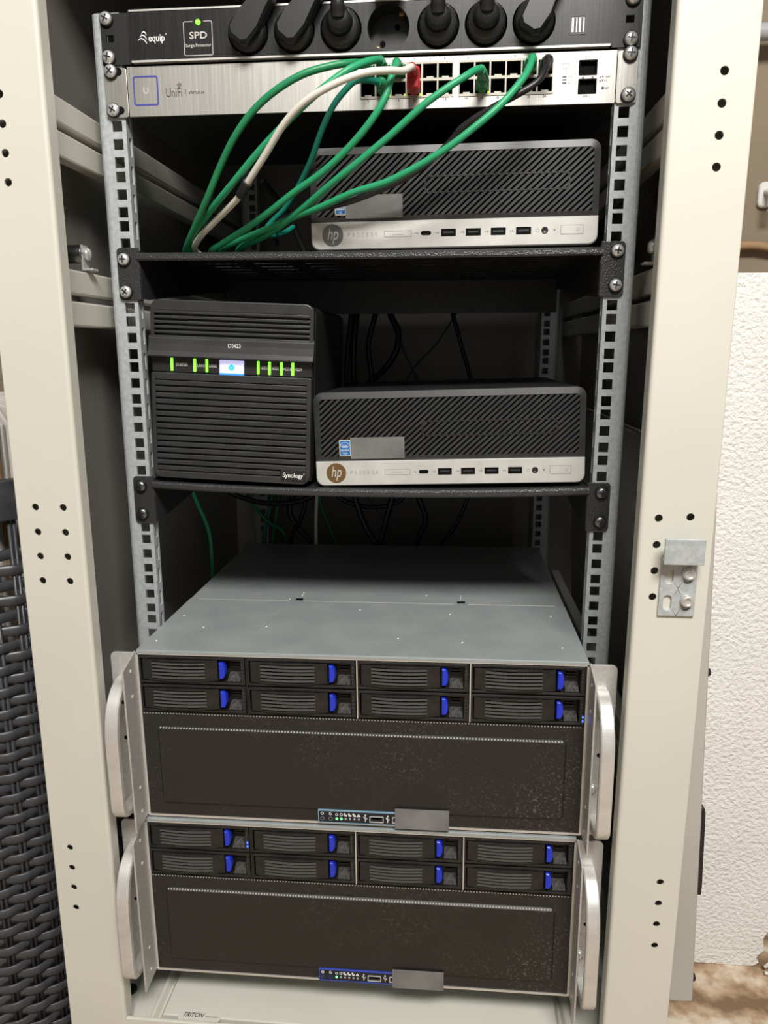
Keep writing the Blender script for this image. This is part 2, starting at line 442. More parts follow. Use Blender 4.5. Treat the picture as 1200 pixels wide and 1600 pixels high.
# base
bt = MB().box(-253, 253, -108, -104, -1040, -988).box(-300, 300, -104, 558, -1006, -1000)
C_(bt, 'base_tray', 'cream_paint', bevel=1.0)
C_(MB().prism([(-213,-997.5),(-209,-990),(206,-990),(210,-997.5),(210,-1000),(-213,-1000)], -98, 540, 'y'), 'base_plate', 'cream_paint', bevel=1.2)
C_(MB().prism([(-226,-1000),(-223,-994),(-219,-994),(-216,-1000)], -100, 540, 'y'), 'base_rib', 'cream_paint')
C_(MB().prism([(213,-1000),(216,-994),(222,-994),(225,-1000)], -100, 540, 'y'), 'base_rib', 'cream_paint')
C_(MB().lathe((-262, -62, -1000.2), [(8.5,.2),(8.5,1.0),(7,1.4),(2,1.2)], 'z', 20), 'cable_grommet', 'rubber')
st = C_(MB().prism(rrect(-192,-146,-108+5,-92,3), -990.2, -989.6, 'z'), 'maker_sticker', 'sticker_paper', label='torn paper sticker reading TRITON')
mb = MB(); vs, fs, asp = text_shape('TRITON', .02)
mb.add([(-188+22*u+2*v, -99+5.5*v, -989.5) for u, v in vs], fs)
vs, fs, asp = text_shape('TRITON GROUP', .0)
mb.add([(-163+14*u, -98.5+2*v, -989.5) for u, v in vs], fs)
mb.build('lettering', 'dark_print', st, CO)
for x in (-270, 270):
    for y in (-75, 520):
        C_(MB().lathe((x, y, FLOOR), [(26,0),(26,8),(10,12),(10,FLOOR*-1-1068)], 'z', 16).box(x-30, x+30, y-30, y+30, -1070, -1046), 'levelling_foot', 'black_metal')
C_(MB().box(-305, 305, -94, 560, -1045, -1006), 'base_frame', 'cream_paint')
# cam latch on the inside of the left side panel
def latch(x, y, z, s):
    b = C_(MB().cyl((x, y, z), 'x', 11, s*3, 18).cyl((x+s*3, y, z), 'x', 8.5, s*28, 18), 'panel_latch', 'dark_chrome', bevel=.6)
    MB().lathe((x+s*31, y, z), [(6.5,0),(6.5,s*4),(4.5,s*6),(.5,s*6.5)], 'x', 6).build('lock_nut', 'chrome', b, CO)
    MB().prism([(y-6,z+8),(y+6,z+8),(y+6,z-14),(y-6,z-14)], x+s*30, x+s*32, 'x').box(min(x+s*30,x+s*41), max(x+s*30,x+s*41), y-6, y+6, z-15.5, z-13.5).build('cam', 'steel_plate', b, CO, bevel=.4)
latch(-299, -14, -211, 1)
latch(299, 2, -209, -1)
# strike plate for the door lock on the right post
def slot(cx, z0, z1, r): return rrect(cx-r, cx+r, z0, z1, r, 5)
def strike():
    y0, y1 = PF-2.5, PF-.05
    sb = MB()
    for u0, u1, cx in ((264,279,271.1),(279,294,286.7)):
        for v0, v1, z0, z1 in ((-524,-499.5,-519,-505.5),(-499.5,-474,-495,-481.5)):
            sb.ring(rrect(u0,u1,v0,v1,.01), rrect(cx-3.4,cx+3.4,z0,z1,3.39), y0, y1)
    sb.box(264, 294, PF-13, PF-.05, -475, -472.5).box(262, 294.5, PF-15.5, PF-13, -475, -453)
    o = C_(sb, 'strike_plate', 'galvanised', bevel=.5, label='galvanised strike plate with slots on the right post')
    for z in (-485.5, -509.5):
        bt = MB().cyl((286.7, PF-6.5, z), 'y', 3.2, 6, 14).lathe((286.7, PF-2.6, z), [(5.6,0),(5.6,-1.4),(5.0,-1.5),(4.9,-4.2),(4.2,-5),(2.8,-5),(2.5,-3.2),(.3,-3)], 'y', 20)
        bt.build('bolt', 'chrome', o, CO)
strike()

# ================================================================== POWER STRIP
PO = (2.0, 0.0, -U)
pdu = thing('power_strip', 'black rack power strip with seven round sockets at the top', 'power strip', PO)
PY = -7.0
SOCK = [-102.4,-60.5,-18.5,23.7,67.5,109.0,150.2]
def P_(mb, name, mt, **kw): return mb.build(name, mt, pdu, PO, **kw)
P_(MB().box(-213, 218, 42, 60, -44.2, -1.4).box(-213,218,-2,42,-44.2,-42.8).box(-213,218,-2,42,-2.8,-1.4).box(-213,-211.5,-2,42,-42.8,-2.8).box(216.5,218,-2,42,-42.8,-2.8), 'housing', 'black_metal')
# face: plain strips and square cells with a round opening each
mb = MB(); zc = -23.2; half = 20.3; r = 18.6
edges = [-213]
for x in SOCK:
    edges += [x-half, x+half]
edges.append(218)
for i in range(0, len(edges), 2): mb.box(edges[i], edges[i+1], PY, -2, -44.2, -1.4)
for x in SOCK:
    mb.box(x-half, x+half, PY, -2, -44.2, zc-half).box(x-half, x+half, PY, -2, zc+half, -1.4)
    sq = []
    for i in range(32):
        a = 2*math.pi*i/32; c, s_ = math.cos(a), math.sin(a); k = half/max(abs(c), abs(s_)); sq.append((x+c*k, zc+s_*k))
    mb.ring(sq, circle(x, zc, r, 32), PY, -2)
P_(mb, 'face_plate', 'black_brushed')
P_(MB().box(-211.5, 216, PY-.5, -2, -2.7, -1.2), 'edge_strip', 'light_line'); P_(MB().box(-211.5, 216, PY-.5, -2, -44.3, -42.6), 'edge_strip', 'light_line')
for i, x in enumerate(SOCK):
    cup = MB(); R = [[(x+rr*math.cos(2*math.pi*k/28), y, zc+rr*math.sin(2*math.pi*k/28)) for k in range(28)] for rr, y in ((18.6,PY+.3),(17.8,10),(17.8,11.5))]
    cup.loft(R, cap=False, smooth=True); cup.add(R[-1], [tuple(range(28))])
    s_ = P_(cup, 'socket', 'black_plastic')
    for dx in (-9.5, 9.5): MB().cyl((x+dx*.7, 11.3, zc+dx*.7), 'y', 2.6, -.4, 12).build('pin_hole', 'deep_black', s_, PO)
    MB().box(x+9, x+13, 2, 11, zc+12, zc+14.5).box(x-13, x-9, 2, 11, zc-14.5, zc-12).build('earth_contact', 'brass', s_, PO)
u_ = P_(MB().ring(rrect(180.5,195,-34.6,-19.4,1.5), rrect(181.3,194.2,-33.8,-20.2,1), PY-.6, PY+2).box(181,194.6,PY-.15,PY+1,-34,-20), 'usb_port', 'black_plastic')
for x in (182.6, 188.6): MB().box(x, x+4.6, PY-.3, PY+1, -32.6, -21.4).build('contact_block', 'white_print', u_, PO); 
for x in (184.4, 190.4): MB().box(x, x+1.8, PY-.5, PY+.5, -32.4, -21.6).build('tongue', 'black_plastic', u_, PO)
P_(MB().lathe((-147.9, PY, -13.3), [(2.4,.4),(2.4,-.8),(1.6,-1.8),(.3,-2.2)], 'y', 14), 'power_light', 'led_green')
mb = MB(); o_ = rrect(-161.8,-135,-40.3,-12.2,2); i_ = rrect(-161.1,-135.7,-39.6,-12.9,1.6)
fr = MB().box(-161.8,-161.2,PY-.15,PY,-39,-13).box(-135.6,-135,PY-.15,PY,-39,-13).box(-160.5,-136.3,PY-.15,PY,-40.4,-39.8).box(-160.5,-153,PY-.15,PY,-12.8,-12.2).box(-143,-136.3,PY-.15,PY,-12.8,-12.2)
for cx, cz, a0 in ((-160.2,-38.8,180),(-136.6,-38.8,270),(-136.6,-13.8,0),(-160.2,-13.8,90)):
    pts = [(cx+1.6*math.cos(math.radians(a0+90*k/4)), cz+1.6*math.sin(math.radians(a0+90*k/4))) for k in range(5)]
    pin = [(cx+1.0*math.cos(math.radians(a0+90*k/4)), cz+1.0*math.sin(math.radians(a0+90*k/4))) for k in range(5)]
    for k in range(4): fr.add([(pts[k][0],PY-.12,pts[k][1]),(pts[k+1][0],PY-.12,pts[k+1][1]),(pin[k+1][0],PY-.12,pin[k+1][1]),(pin[k][0],PY-.12,pin[k][1])], [(0,1,2,3)])
P_(fr, 'printed_frame', 'pale_print')
mb = MB(); letters(mb, 'SPD', -156.5, -140, -26.6, -20.8, PY-.12, .02); letters(mb, 'Surge Protector', -160.3, -136.5, -34.0, -30.4, PY-.12, .01); P_(mb, 'lettering', 'pale_print')
mb = MB(); letters(mb, 'equip', -194.5, -179.5, -29.3, -21.8, PY-.12, .01); letters(mb, 'o', -178.8, -177.4, -22.4, -21, PY-.12)
for k in range(3):   # wing-shaped emblem: three swept bars
    p0, p1, p2 = (-204.4+1.6*k, -26.6+2.5*k), (-200.6+1.0*k, -22.6+2.6*k), (-196.3, -29.4+3.4*k)
    P = [((1-t)**2*p0[0]+2*t*(1-t)*p1[0]+t*t*p2[0], (1-t)**2*p0[1]+2*t*(1-t)*p1[1]+t*t*p2[1]) for t in [i/8 for i in range(9)]]
    for t in range(8):
        (xa, za), (xb, zb) = P[t], P[t+1]; w0, w1 = .5+1.0*t/8, .5+1.0*(t+1)/8
        mb.add([(xa,PY-.12,za),(xb,PY-.12,zb),(xb,PY-.12,zb+w1),(xa,PY-.12,za+w0)], [(0,1,2,3)])
P_(mb, 'brand_lettering', 'white_print')
for s in (-1, 1):
    xi, xo = (-241, -213) if s < 0 else (218, 243)
    ear = MB().grid([xi, HOLE*s-3.6, HOLE*s+3.6, xo], [-44, -25.2, -19.2, -1.5], lambda u, v: abs(u-s*HOLE) < 3.6 and -25.2 < v < -19.2, lambda u, v, w: (u, -2.5+w, v), 2.4)
    P_(ear, 'mounting_ear', 'black_metal')
    for h in 'tb': screw(pdu, s*(HOLE+(1.5 if s > 0 else 2.0))-PO[0], -3.6, holez(0, h)-PO[2])

# plugs in the strip
def plug(i, kind, label, cord):
    x = SOCK[i]; base = (x, -10, zc)
    t = thing('power_plug', label, 'plug', base, 'mains plugs in the power strip')
    def B(mb, name, mt='black_cable', **kw): return mb.build(name, mt, t, base, **kw)
    B(MB().lathe((x, 8, zc), [(16.9,0),(17.1,-14),(16.6,-19),(15,-22),(3,-22.6)], 'y', 28), 'plug_body')
    if kind == 'angled':
        d = cord
        n = (d[1], -d[0]); L = 40
        poly = []
        for a, w in ((-14,6),(-10,10.5),(6,12),(24,9),(L,7)): poly.append((x+d[0]*a+n[0]*w, zc+d[1]*a+n[1]*w))
        for a, w in ((L,-7),(24,-9),(6,-12),(-10,-10.5),(-14,-6)): poly.append((x+d[0]*a+n[0]*w, zc+d[1]*a+n[1]*w))
        B(MB().prism(poly, -25, -12, 'y', bev=3.5), 'angled_grip', 'black_cable')
        p0 = Vector((x+d[0]*(L-2), -18.5, zc+d[1]*(L-2)))
        pts = [p0, p0+Vector((d[0]*25, 2, d[1]*25)), p0+Vector((d[0]*45, 14, d[1]*60)), p0+Vector((d[0]*50, 40, d[1]*95))]
        B(MB().tube(pts[:2], [6.5,6.2,5.8,5.2], 10, 6), 'strain_relief')
        B(MB().tube([p0+Vector((0,0,0)), *pts[1:]], 4.0, 10, 8), 'cord')
    else:
        B(MB().lathe((x, -13, zc+3), [(12,0),(11,-8),(8,-12),(2,-13)], 'y', 20), 'grip_boss')
        pts = [(x, -22, zc+4), (x, -26, zc+14), (x-1, -24, zc+24), (x-2, -16, zc+40), (x-3, 0, zc+75)]
        B(MB().tube(pts[:3], [7,6.5,6,5.2], 10, 6), 'strain_relief')
        B(MB().tube(pts[1:], 4.0, 10, 8), 'cord')
    return t
plug(0, 'angled', 'angled black plug in the socket nearest the SPD panel', (.62,.78))
plug(1, 'angled', 'angled black plug in the second socket from the SPD panel', (.62,.78))
t3 = plug(2, 'round', 'round black plug with a pale wire ring in the third socket', None)
MB().tube([(-22,-26,0),(-26,-30,6),(-24,-30,12),(-19,-28,15)], 1.4, 8, 6).build('wire_ring', 'white_plastic', t3, (-18.5-2,-10,-12))
plug(4, 'round', 'round black plug just right of the empty socket', None)
plug(5, 'round', 'round black plug second right of the empty socket', None)
plug(6, 'angled', 'angled black plug in the socket beside the USB ports', (.52,.85))
# white connector hanging down over the empty socket
wc = thing('white_connector', 'white connector hanging above the empty power socket', 'connector', (26, -22, 2))
MB().box(-14,12,-7,7,0,9).box(-10,8,-5,5,-2,0).build('shell', 'white_plastic', wc, bevel=1.5)
MB().tube([(0,0,8),(2,4,25),(4,20,60),(4,40,95)], 3.2, 10, 6).build('cord', 'white_cable', wc)
MB().box(4,9,-5,5,-6,0).build('latch_tab', 'aluminium', wc, bevel=.6)

# ================================================================== NETWORK SWITCH
SO = (2.0, 0.0, -89.0)
sw = thing('network_switch', 'silver 24 port network switch under the power strip', 'network switch', SO)
SY = -4.0
def N_(mb, name, mt, **kw): return mb.build(name, mt, sw, SO, **kw)
PX = [5.0,18.9,32.7,46.6,60.6,74.4, 93.2,107.0,120.8,134.5,148.2,162.0]
RZ = (-58.2, -72.0)
N_(MB().box(-218,223,0,190,-88.4,-87).box(-218,223,0,190,-48,-46.8).box(-218,-216.8,0,190,-87,-48).box(221.8,223,0,190,-87,-48).box(-216.8,221.8,189,190,-87,-48), 'chassis', 'black_metal')  # silver chassis coloured black to stand in for shade underneath
us = [-218, 223]; vs = [-88.6, -46.6]
rects = [(PX[0]-7.2, PX[5]+7.2, -80.0, -50.4), (PX[6]-7.2, PX[11]+7.2, -80.0, -50.4), (190.8, 206.8, -65.6, -53.6), (190.8, 206.8, -80.6, -68.6)]
for a, b, c, d in rects: us += [a, b]; vs += [c, d]
def inr(u, v): return any(a < u < b and c < v < d for a, b, c, d in rects)
N_(MB().grid(us, vs, inr, lambda u, v, w: (u, SY+w, v), 2.5), 'face_plate', 'silver_brushed')
for g in (0, 1):    # jack blocks: a sheet with twelve openings
    xs = PX[g*6:g*6+6]; us = [xs[0]-7.1, xs[-1]+7.1]; vs = [-79.9, -50.5]; rc = []
    for x in xs:
        for z in RZ: rc.append((x-6.2, x+6.2, z-5.8, z+5.8))
    for a, b, c, d in rc: us += [a, b]; vs += [c, d]
    N_(MB().grid(us, vs, lambda u, v: any(a < u < b and c < v < d for a, b, c, d in rc), lambda u, v, w: (u, SY-.6+w, v), 2.2), 'jack_block', 'port_frame')
jm = MB().box(-6.3,6.3,11,12,-5.9,5.9).box(-6.4,-6.2,0,11,-5.9,5.9).box(6.2,6.4,0,11,-5.9,5.9).box(-6.3,6.3,0,11,5.8,6.0).box(-6.3,6.3,0,11,-6.0,-5.8).mesh('port')
for x in PX:
    for z in RZ:
        p = at(link('port', jm, 'deep_black', sw), x-SO[0], SY+1.7, z-SO[2])
tm = MB().box(-3,3,0,1.6,-6.2,-4.3).mesh('contact'); 
for x in PX:
    for z, f in zip(RZ, (1, -1)):
        at(link('latch_notch', tm, 'port_frame', sw), x-SO[0], SY+.2, z+(0 if f > 0 else 0)-SO[2])
for x in (PX[1], PX[2], PX[3], PX[4], PX[7]): N_(MB().box(x+4.6, x+6.6, SY-1.0, SY, RZ[1]-6.6, RZ[1]-4.4), 'link_light', 'port_amber')
for z in (-59.6, -74.6):
    N_(MB().ring(rrect(190.9,206.7,z-5.9,z+5.9,.6), rrect(192,205.6,z-4.8,z+4.8,.5), SY-.8, SY+4).box(192,205.6,SY+3,SY+3.6,z-4.8,z+4.8).box(195,202.5,SY+1,SY+3.2,z-4.6,z-1.6), 'fibre_port', 'deep_black')
for x in (193.6, 201.8): N_(MB().prism([(x,-68.2),(x+2.4,-68.2),(x+1.2,-66.4)], SY-.2, SY, 'y'), 'arrow_mark', 'dark_print')
N_(MB().ring(rrect(-213,-189.2,-79.6,-54.4,2.4), rrect(-211.6,-190.6,-78.2,-55.8,1.6), SY-.25, SY), 'logo_frame', 'blue_outline')
mb = MB(); letters(mb, 'U', -203.6, -198.6, -69.8, -64, SY-.15, .02); N_(mb, 'logo_letter', 'pale_print')
mb = MB(); letters(mb, 'UniFi', -182, -167, -73, -65.2, SY-.15, .0); letters(mb, 'SWITCH 24', -160.6, -146.3, -71.0, -68.6, SY-.15, .02)
mb.box(-163.4,-163.1,SY-.15,SY,-72.4,-66.2)
for rr in (2.0, 3.4, 4.8):
    for k in range(4):
        a0, a1 = math.radians(45+k*22), math.radians(45+(k+1)*22); cx, cz = -169.2, -65.8
        mb.add([(cx-rr*math.cos(a0)*.8,SY-.15,cz+rr*math.sin(a0)*.9),(cx-rr*math.cos(a1)*.8,SY-.15,cz+rr*math.sin(a1)*.9),(cx-(rr-.7)*math.cos(a1)*.8,SY-.15,cz+(rr-.7)*math.sin(a1)*.9),(cx-(rr-.7)*math.cos(a0)*.8,SY-.15,cz+(rr-.7)*math.sin(a0)*.9)], [(0,1,2,3)])
N_(mb, 'brand_lettering', 'dark_print')
mb = MB()
for i, x in enumerate(PX):
    for k, z in ((2*i+1, -49.6), (2*i+2, -82.4)):
        w_ = 1.2 if k < 10 else 2.6; letters(mb, str(k), x-w_/2, x+w_/2, z, z+1.9, SY-.15, .02)
letters(mb, 'SFP 1', 195.5, 202, -52.4, -50.6, SY-.15); letters(mb, 'SFP 2', 195.5, 202, -83.6, -81.8, SY-.15)
letters(mb, 'LINK', 177.6, 181.6, -62.4, -61, SY-.15); letters(mb, '100M', 181.4, 185.6, -67.4, -66, SY-.15); letters(mb, '10/100', 181.4, 185.6, -69.8, -68.4, SY-.15); letters(mb, 'SPD', 181.4, 184.6, -72.2, -70.8, SY-.15)
letters(mb, '1000M', 213.4, 218.4, -68.3, -66.7, SY-.15); letters(mb, '1G', 213.4, 215.6, -71.3, -69.7, SY-.15); letters(mb, 'RESET', 213.6, 217.6, -77.3, -75.9, SY-.15)
mb.ring(rrect(177.2,182.6,-60.2,-55.6,.4), rrect(177.6,182.2,-59.8,-56.0,.3), SY-.15, SY)
for z in (-67.2, -69.6, -72.0): mb.box(177, 180.6, SY-.15, SY, z, z+1.2)
mb.prism(circle(212.2, -76.4, 1.2, 14), SY-.15, SY, 'y')
for x, z, f in ((209.6,-68.4,1),(211.8,-68.4,-1),(209.6,-71.4,1),(211.8,-71.4,-1)):
    mb.prism([(x-.9,z+.85-.85*f),(x+.9,z+.85-.85*f),(x,z+.85+.85*f)], SY-.15, SY, 'y')
N_(mb, 'port_numbers', 'dark_print')
for s in (-1, 1):
    a, b = sorted((s*(219.5 if s < 0 else 224.0), s*(242 if s > 0 else 241)))
    N_(MB().prism(rrect(a, b, -88.6, -46.6, 2.5), -2.4, -.1, 'y'), 'mounting_ear', 'silver_brushed', bevel=.3)
    xs_ = s*(HOLE+(2.0 if s > 0 else 1.0))
    for h in 'tb':
        z = holez(1, h)+(1 if h == 't' else 0)
        N_(MB().prism(rrect(xs_-3.5-(0 if s > 0 else 0), xs_+(10 if s < 0 else 3.5), z-3.4, z+3.4, 3.3), -2.6, -2.38, 'y'), 'ear_slot', 'deep_black')
        screw(sw, xs_-SO[0], -3.6, z-SO[2])

# ================================================================== SHELVES
def shelf(label, ztop, sag, dark):
    o_ = (0, 0, ztop); t = thing('rack_shelf', label, 'shelf', o_, 'rack shelves')
    def f(x): return -sag*(1-(x/221.0)**2)
    # tray sheet with ventilation slots
    sl = []
    for cx in (-165,-110,-55,0,55,110,165):
        for y in (85,115,145,175,205,235): sl.append((cx-18, cx+18, y-2.5, y+2.5))
    us = [-221+442*i/20 for i in range(21)]; vs = [8, 300]
    for a, b, c, d in sl: us += [a, b]; vs += [c, d]
    us = sorted(set(us))
    tr = MB().grid(us, vs, lambda u, v: any(a < u < b and c < v < d for a, b, c, d in sl), lambda u, v, w: (u, v, ztop-w+f(u)), 1.6)
    tr.grid(us, [-44, -1.6], lambda u, v: False, lambda u, v, w: (u, 298+w, ztop+v+f(u)), 1.6)
    tr.build('tray', 'black_powder', t, o_)
    lip = MB(); prof = [(10,0),(0,0),(-3,-.8),(-4.6,-2.6),(-4.8,-6.0),(-3.8,-7.6),(-2,-8),(-1.6,-7),(-1.6,-2.4),(10,-1.8)]
    R = [[(x, y, ztop+z+f(x)) for y, z in prof] for x in [-221+442*i/24 for i in range(25)]]
    lip.loft(R).build('front_lip', 'black_powder', t, o_)
    for s in (-1, 1):
        a, b = sorted((s*219.2, s*221.2))
        MB().prism([(0,ztop+2),(0,ztop-43),(20,ztop-43),(298,ztop-14),(298,ztop+2)], a, b, 'x').build('side_bracket', 'black_powder', t, o_)
        a, b = sorted((s*219.5, s*241.3))
        rr = (4,.5,.5,4) if s < 0 else (.5,4,4,.5)
        MB().prism(rrect(a, b, ztop-44.5, ztop+4.5, rr), -2.6, -.1, 'y').build('mounting_ear', 'black_powder', t, o_, bevel=.5)
    return t
sh1 = shelf('upper black rack shelf carrying one computer and the patch cables', -208.5, 0.8, False)
for s in (-1, 1):
    for z in (-213.5, -243.8): screw(sh1, s*(HOLE+1.2), -3.7, z+208.5-(1.5 if s < 0 else -1))
sh2 = shelf('lower black rack shelf sagging under the storage unit and a computer', -432.5, 5.5, True)
for s in (-1, 1):
    for z in (holez(9,'b')+.3, holez(10,'m')): screw(sh2, s*(HOLE+.2), -3.7, z+432.5, dark=True)

# ================================================================== DESKTOP COMPUTERS
def computer(label, loc, roty, logo, group, sticker, h=93.5):
    t = thing('desktop_computer', label, 'computer', loc, group, (0, roty, 0))
    w, d = 267.0, 285.0; x0, x1 = -w/2, w/2
    MB().prism(rrect(x0+1.5, x1-1.5, .8, h-1, 5), 14, d, 'y').build('case', 'black_metal', t)
    out = rrect(x0, x1, 0, h, (8,8,9,9))
    top = rrect(x0, x1, 25.2, h, (.5,.5,9,9)); tin = rrect(x0+6, x1-6, 29.5, h-6.5, (2,2,4,4))
    fb = MB().ring(top, tin, 0, 16); fb.v = [(x, y+(1.6 if y == 0 and (x, z) in top else 0), z) for x, y, z in fb.v]
    fb.build('bezel_frame', 'dark_plastic', t, bevel=0)
    MB().prism(rrect(x0+5, x1-5, 28, h-5, 3), 3.4, 13, 'y').build('grille_back', 'deep_black', t)
    g = MB().box(x0+5.4, x1-5.4, 2.9, 3.4, 28.4, h-5.4).build('grille', 'deep_black', t)
    pitch = 6.3; wd = 3.5; k = 0; zlo, zhi = 29.5, h-6.5; H = zhi-zlo; run = H*1.12
    x = x0-run
    while x < x1:
        P = clip([(x,zlo),(x+wd,zlo),(x+wd+run,zhi),(x+run,zhi)], x0+6, x1-6, zlo, zhi)
        if len(P) >= 3: MB().prism(P, .5, 3.0, 'y').build('slat', 'dark_plastic', g)
        x += pitch
    # outline of the optical drive door across the slats
    MB().ring(rrect(-26,107,48.5,63.8,4), rrect(-24.8,105.8,49.7,62.6,3.2), .2, 1.4).build('drive_door_outline', 'black_plastic', t)
    MB().prism(rrect(x0, x1, 0, 25, (8,8,.4,.4)), -.6, 16, 'y', bev=.9).build('port_band', 'silver_paint', t)
    Y = -.62; zc_ = 13.2
    lg = MB().prism(circle(-113, zc_, 10, 36), Y-.35, Y+.3, 'y').build('round_logo', logo, t)
    mb = MB(); letters(mb, 'hp', -118.6, -108.8, zc_-7.6, zc_+6.8, Y-.5, .0, .18); mb.build('logo_letters', 'silver_paint', lg)
    mb = MB()
    for i, c in enumerate('PRODESK'): letters(mb, c, -98.6+4.35*i, -96.0+4.35*i, zc_-1.8, zc_+1.8, Y-.1)
    mb.build('brand_lettering', 'grey_print', t)
    MB().ring(rrect(-64,-38,zc_-2.9,zc_+2.9,.3), rrect(-63.4,-38.6,zc_-2.3,zc_+2.3,.2), Y-.1, Y+.4).box(-57,-45,Y-.08,Y,zc_-1,zc_-.6).build('card_slot', 'grey_print', t)
    MB().prism(rrect(-29.5,-19.8,zc_-1.9,zc_+1.9,1.9), Y-.12, Y+.4, 'y').build('usb_c_port', 'deep_black', t)
    for x in (-3.6, 19.4, 42.6, 65.8):
        p = MB().ring(rrect(x-6.9,x+6.9,zc_-3.3,zc_+3.3,.3), rrect(x-6.2,x+6.2,zc_-2.6,zc_+2.6,.2), Y-.14, Y+3).box(x-6.4,x+6.4,Y-.06,Y+.6,zc_-2.8,zc_+2.8).build('usb_port', 'deep_black', t)
        MB().box(x-4.8,x+4.8,Y-.12,Y+.3,zc_-.6,zc_+1.0).build('tongue', 'dark_plastic', p)
    MB().lathe((85.2, Y, zc_), [(3.1,.2),(3.1,-.3),(2.3,-.35),(2.0,-.08),(.1,-.08)], 'y', 18).build('audio_jack', 'black_plastic', t)
    MB().prism(circle(94, zc_, .8, 10), Y-.1, Y+.1, 'y').build('activity_light', 'dark_print', t)
    pb = MB().ring(rrect(99.4,120.4,zc_-4.3,zc_+4.3,1), rrect(99.9,119.9,zc_-3.8,zc_+3.8,.8), Y-.1, Y+.3).build('power_button', 'grey_print', t)
    MB().prism(rrect(100,119.8,zc_-3.7,zc_+3.7,.7), Y-.3, Y+.2, 'y').build('button_cap', 'silver_paint', pb)
    MB().ring(circle(115.5,zc_,1.3,14), circle(115.5,zc_,.95,14), Y-.42, Y-.25).build('power_symbol', 'grey_print', pb)
    mb = MB()
    for x in (-33.2, -13.6, 10, 32.6, 55.6):
        mb.box(x-1.8,x+1.8,Y-.1,Y,zc_-.15,zc_+.15).box(x-.5,x+.4,Y-.1,Y,zc_,zc_+1.1).box(x+.1,x+1,Y-.1,Y,zc_-1.1,zc_); mb.prism(circle(x-1.9,zc_,.6,8), Y-.1, Y, 'y')
    mb.ring(circle(78.6,zc_,1.7,14), circle(78.6,zc_,1.3,14), Y-.1, Y)
    mb.build('port_symbols', 'grey_print', t)
    sx0, sx1, sz0, sz1, lx0, lx1, lz0, lz1 = sticker
    sk = MB().prism(rrect(sx0, sx1, sz0, sz1, 1), -.1, .6, 'y').build('processor_sticker', 'sticker_border', t)
    MB().prism(rrect(sx0+.9, sx1-.9, sz0+.9, sz1-.9, .6), -.2, 0, 'y').build('sticker_field', 'sticker_blue', sk)
    mb = MB()
    if logo == 'logo_reflection':
        letters(mb, 'intel', sx0+3, sx1-3.5, sz0+9.6, sz0+12.6, -.3, .02, .1); letters(mb, 'PENTIUM', sx0+1.6, sx1-1.6, sz0+5, sz0+6.8, -.3, .02); letters(mb, 'GOLD', sx0+3.5, sx1-3.5, sz0+2.2, sz0+4, -.3, .02)
        mb.ring([(sx0+(sx1-sx0)/2+4.6*math.cos(a*math.pi/12), sz0+11.2+2.9*math.sin(a*math.pi/12)) for a in range(24)], [(sx0+(sx1-sx0)/2+4.2*math.cos(a*math.pi/12), sz0+11.2+2.5*math.sin(a*math.pi/12)) for a in range(24)], -.3, -.2)
    else:
        mb.prism(rrect(sx0+1.4, sx1-1.4, sz0+4.6, sz0+8.2, .3), -.25, -.15, 'y')
        letters(mb, 'i3', sx0+4, sx0+6.5, sz0+1.4, sz0+3.6, -.3, .02)
    mb.build('sticker_print', 'sticker_white', sk)
    if logo != 'logo_reflection':
        mb = MB(); letters(mb, 'CORE', sx0+1.8, sx1-2, sz0+5.4, sz0+7.4, -.32, .02); mb.build('sticker_lettering', 'sticker_blue', sk)
    MB().prism(rrect(lx0, lx1, lz0, lz1, .6), -.35, .6, 'y').build('blank_label', 'label_tape', t, label='blank grey label')
    for fx in (-110, 110):
        for fy in (25, 260): MB().cyl((fx, fy, -1.2), 'z', 7, 2.4, 14).build('foot', 'rubber', t)
    return t
pc1 = computer('silver and black computer on the upper shelf behind the green cables', (83.0, 4, -206.8), math.radians(-.55), 'logo_grey', 'slim desktop computers', (-110.5,-100,31,41.5, -100.2,-46.5, 27.8,48.5), 90.5)
pc2 = computer('silver and black computer with a gold reflection painted on its logo beside the storage unit', (83.5, 3, -432.6), math.radians(-1.65), 'logo_reflection', 'slim desktop computers', (-109,-97.3,30,46.5, -97.6,-43.4, 27.2,48.6))

